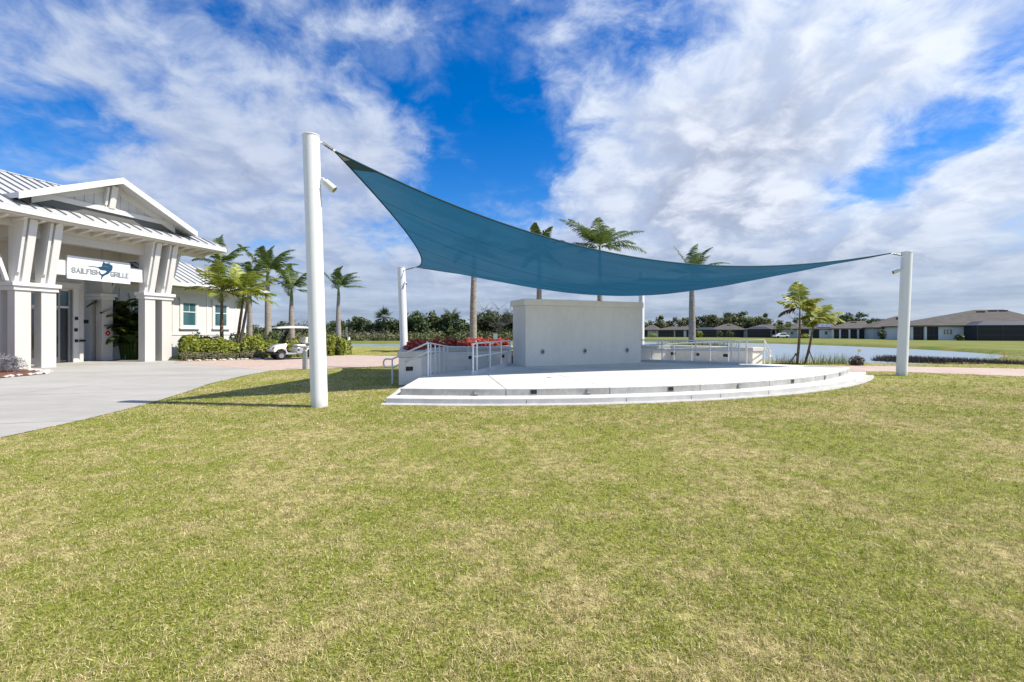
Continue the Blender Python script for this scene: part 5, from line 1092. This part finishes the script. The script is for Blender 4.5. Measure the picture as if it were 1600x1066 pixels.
for sfc, off in ((0, 0), (1, -.05)):
    for i in range(na + 1):
        for j in range(nb + 1):
            fx, fy = i / na * 2 - 1, j / nb * 2 - 1; a = -.05 + fx * 1.08; dome = .12 * (1 - fx ** 2 * .8) * (1 - fy ** 2 * .7); ids[(sfc, i, j)] = m_.add([(a, fy * .6 * (1 - .06 * fx ** 4), 1.76 + dome + off)])[0]
for sfc in (0, 1):
    for i in range(na):
        for j in range(nb): m_.f.append([ids[(sfc, i, j)], ids[(sfc, i + 1, j)], ids[(sfc, i + 1, j + 1)], ids[(sfc, i, j + 1)]])
for i in range(na):
    for j in (0, nb): m_.f.append([ids[(0, i, j)], ids[(0, i + 1, j)], ids[(1, i + 1, j)], ids[(1, i, j)]])
for j in range(nb):
    for i in (0, na): m_.f.append([ids[(0, i, j)], ids[(0, i, j + 1)], ids[(1, i, j + 1)], ids[(1, i, j)]])
m_.build('canopy', 'cart_white', gc, smooth=True)
for b_ in (-.54, .54):
    MB(GF).tube([(.66, b_, .86), (.50, b_, 1.3), (.42, b_, 1.78)], .018, 7).build('strut', 'black_box', gc, smooth=True); MB(GF).tube([(-.62, b_, .78), (-.72, b_, 1.3), (-.74, b_, 1.77)], .018, 7).build('strut', 'black_box', gc, smooth=True)
MB(GF).tube([(.42, -.54, 1.72), (.42, .54, 1.72)], .018, 6).build('strut', 'black_box', gc); MB(GF).tube([(.53, -.54, 1.25), (.53, .54, 1.25)], .012, 6).build('windshield_bar', 'black_box', gc)
m = bpy.data.materials.new('windshield'); m.use_nodes = True; M['windshield'] = m; t = NT(m.node_tree); t.n.remove(t.n['Principled BSDF']); o = t.n['Material Output']
g_ = t.node('ShaderNodeBsdfGlossy'); g_.inputs['Roughness'].default_value = .03; tp = t.node('ShaderNodeBsdfTransparent'); tp.inputs[0].default_value = (.72, .78, .76, 1); mx = t.node('ShaderNodeMixShader'); fn = t.node('ShaderNodeFresnel'); fn.inputs[0].default_value = 1.45
t.l.new(fn.outputs[0], mx.inputs[0]); t.l.new(tp.outputs[0], mx.inputs[1]); t.l.new(g_.outputs[0], mx.inputs[2]); t.l.new(mx.outputs[0], o.inputs[0])
MB(GF).hexa([(.655, -.52, .88), (.661, -.52, .88), (.661, .52, .88), (.655, .52, .88), (.425, -.52, 1.71), (.431, -.52, 1.71), (.431, .52, 1.71), (.425, .52, 1.71)]).build('windshield', 'windshield', gc)
m_ = MB(GF); m_.tube([(.30 + .06 * math.sin(x), -.26 + .17 * math.cos(x), 1.02 + .16 * math.sin(x)) for x in np.linspace(0, 6.283, 19)], .014, 6, False); sw = m_.build('steering_wheel', 'black_rubber', gc, smooth=True); MB(GF).tube([(.30, -.26, 1.02), (.58, -.26, .78)], .02, 6).build('steering_column', 'black_rubber', sw)
for b_ in (-.3, .3): gprof('basket', 'dark_grey', [(-1.16, .80), (-1.2, 1.12), (-1.28, 1.12), (-1.28, .80)], b_ - .2, b_ + .2, bev=.02)

# ---- bollard light, utility posts, signs
x, y = gp(476.5, 577.4)
bl = thing('bollard_light', 'grey bollard light on the grass edge beside the front left post', 'bollard', (x, y, 0)); fr = lambda a, b_, z: (x + a, y + b_, z)
MB(fr).box(-.075, .075, -.075, .075, -.05, .74).build('post', 'grey_metal', bl, bevel=.012); MB(fr).box(-.055, .055, -.055, .055, .741, .88).build('lamp_housing', 'white_paint', bl, bevel=.01); MB(fr).box(-.15, .13, -.11, .11, .881, .935).build('cap', 'grey_metal', bl, bevel=.012); MB(fr).box(-.05, .05, -.078, -.0755, .1, .68).build('access_door', 'cart_grey', bl)
x2, y2 = gp(541.5, 539.5); up_ = thing('utility_post', 'thin grey post with a dark box and a white valve beyond the hedge', 'post', (x2, y2, 0)); fr = lambda a, b_, z: (x2 + a, y2 + b_, z)
MB(fr).box(-.09, .09, -.09, .09, -.05, 1.0).build('box', 'black_box', up_, bevel=.02); MB(fr).box(-.1, .1, -.03, .03, 1.0, 2.2).build('panel', 'grey_metal', up_); MB(fr).tube([(.25, 0, .5), (.25, 0, .95)], [.2, .16], 10).build('valve', 'white_paint', up_, smooth=True); MB(fr).tube([(.05, 0, .6), (.2, 0, .6)], .05, 6).build('pipe', 'white_paint', up_)
x3, y3 = up(774, 34); ns = thing('notice_board', 'small grey square sign on a post behind the red foliage', 'sign', (x3, y3, 0)); fr = lambda a, b_, z: (x3 + a, y3 + b_, z)
MB(fr).box(-.02, .02, 0, .04, -.1, 1.0).build('post', 'grey_metal', ns); MB(fr).box(-.15, .15, -.03, -.005, 1.0, 1.42).build('plate', 'house_grey', ns, bevel=.01)
for (px, py, c_, lb) in ((596.5, 539.5, 'marker_yellow', 'small orange marker on the far grass left of the post'), (1569, 562.5, 'marker_yellow', 'small yellow marker flag on the far green bank'), (1341, 556.5, 'marker_yellow', 'small yellow marker at the water edge')):
    x, y = gp(px, py); fr = lambda a, b_, z: (x + a, y + b_, z); t_ = thing('marker_flag', lb, 'marker', (x, y, 0)); MB(fr).tube([(0, 0, -.35), (0, 0, .45)], .012, 6).build('stem', 'grey_metal', t_); MB(fr).box(.0, .16, -.006, .006, .28, .42).build('flag', c_, t_)

# ================================================================== GRASS
stage_poly = [SG(*p)[:2] for p in arc(16.62, -A_END - .005, A_END + .005, 30) + [(7.5, -1.9), (7.5, 5.2), (-7.5, 5.2), (-7.5, -1.9)]]
def ring_pts(n, y0, y1, pw):
    q = rng.random(n); a = 2 - pw; Y = (y0 ** a + q * (y1 ** a - y0 ** a)) ** (1 / a); return rng.uniform(-1.32, 1.32, n) * Y + rng.normal(size=n) * .4, Y
def grass(n, y0, y1, pw, h, wd, per=12, straw=.3):
    nt = int(n * (1 - straw) / per); TX, TY = ring_pts(nt, y0, y1, pw); ts = rng.uniform(.5, 1.5, nt); td = rng.random(nt); ns = int(n * straw); SX_, SY_ = ring_pts(ns, y0, y1, pw)
    sc0 = (TY / 3.0).clip(.8, 6) ** .55; az = rng.uniform(0, 6.283, (nt, per)); rr = rng.uniform(0, 1, (nt, per)) ** .7 * .020 * (sc0 * ts)[:, None]
    X = np.concatenate([(TX[:, None] + np.cos(az) * rr).ravel(), SX_]); Y = np.concatenate([(TY[:, None] + np.sin(az) * rr).ravel(), SY_])
    az = np.concatenate([(az + rng.normal(size=az.shape) * .8).ravel(), rng.uniform(0, 6.283, ns)]); tilt = np.concatenate([np.abs(rng.normal(.6, .32, nt * per)), rng.uniform(1.0, 1.45, ns)]).clip(.05, 1.45)
    hh_ = np.concatenate([np.repeat(ts, per) ** .8, rng.uniform(.8, 1.5, ns)]); t1_ = np.concatenate([(np.repeat(td, per) * .55 + rng.random(nt * per) * .45), rng.random(ns) * .55])
    JX, JY = X, Y
    X, Y = X + rng.normal(size=len(X)) * .022, Y + rng.normal(size=len(Y)) * .022
    keep = ~(inpoly(X, Y, drive) | inpoly(X, Y, road) | inpoly(X, Y, path) | inpoly(X, Y, stage_poly) | (inpoly(X, Y, lake)) | inpoly(X, Y, bed))
    X, Y = JX, JY
    X, Y, az, tilt, hh_, t1_ = X[keep], Y[keep], az[keep], tilt[keep], hh_[keep], t1_[keep]; n = len(X); sc = (Y / 3.0).clip(.8, 6) ** .55
    l_ = h * rng.uniform(.5, 1.2, n) * hh_ * sc ** .35; w_ = wd * sc * rng.uniform(.6, 1.3, n)
    d = np.stack([np.cos(az) * np.sin(tilt), np.sin(az) * np.sin(tilt), np.cos(tilt)], 1); b_ = np.stack([X, Y, rng.uniform(-.004, .004, n) + np.where(tilt > 1.0, .006, 0)], 1)
    ph = rng.uniform(0, 6.283, n); s_ = np.stack([np.cos(ph), np.sin(ph), 0 * ph], 1) * w_[:, None]
    return np.stack([b_ - s_, b_ + s_, b_ + d * l_[:, None]], 1).reshape(-1, 3), t1_
V1, q1 = grass(900000, 1.3, 13, 1.75, .027, .0020); V2, q2 = grass(420000, 7, 36, 1.5, .034, .0026)
V = np.concatenate([V1, V2]); TT = np.concatenate([q1, q2])
n = len(V) // 3
tag(arr_mesh('lawn_grass', V, np.arange(3 * n).reshape(-1, 3), 'grass_blade', tint=TT, tint2=rng.random(n)), 'short mown lawn, green with dry straw patches', 'grass', kind='stuff')
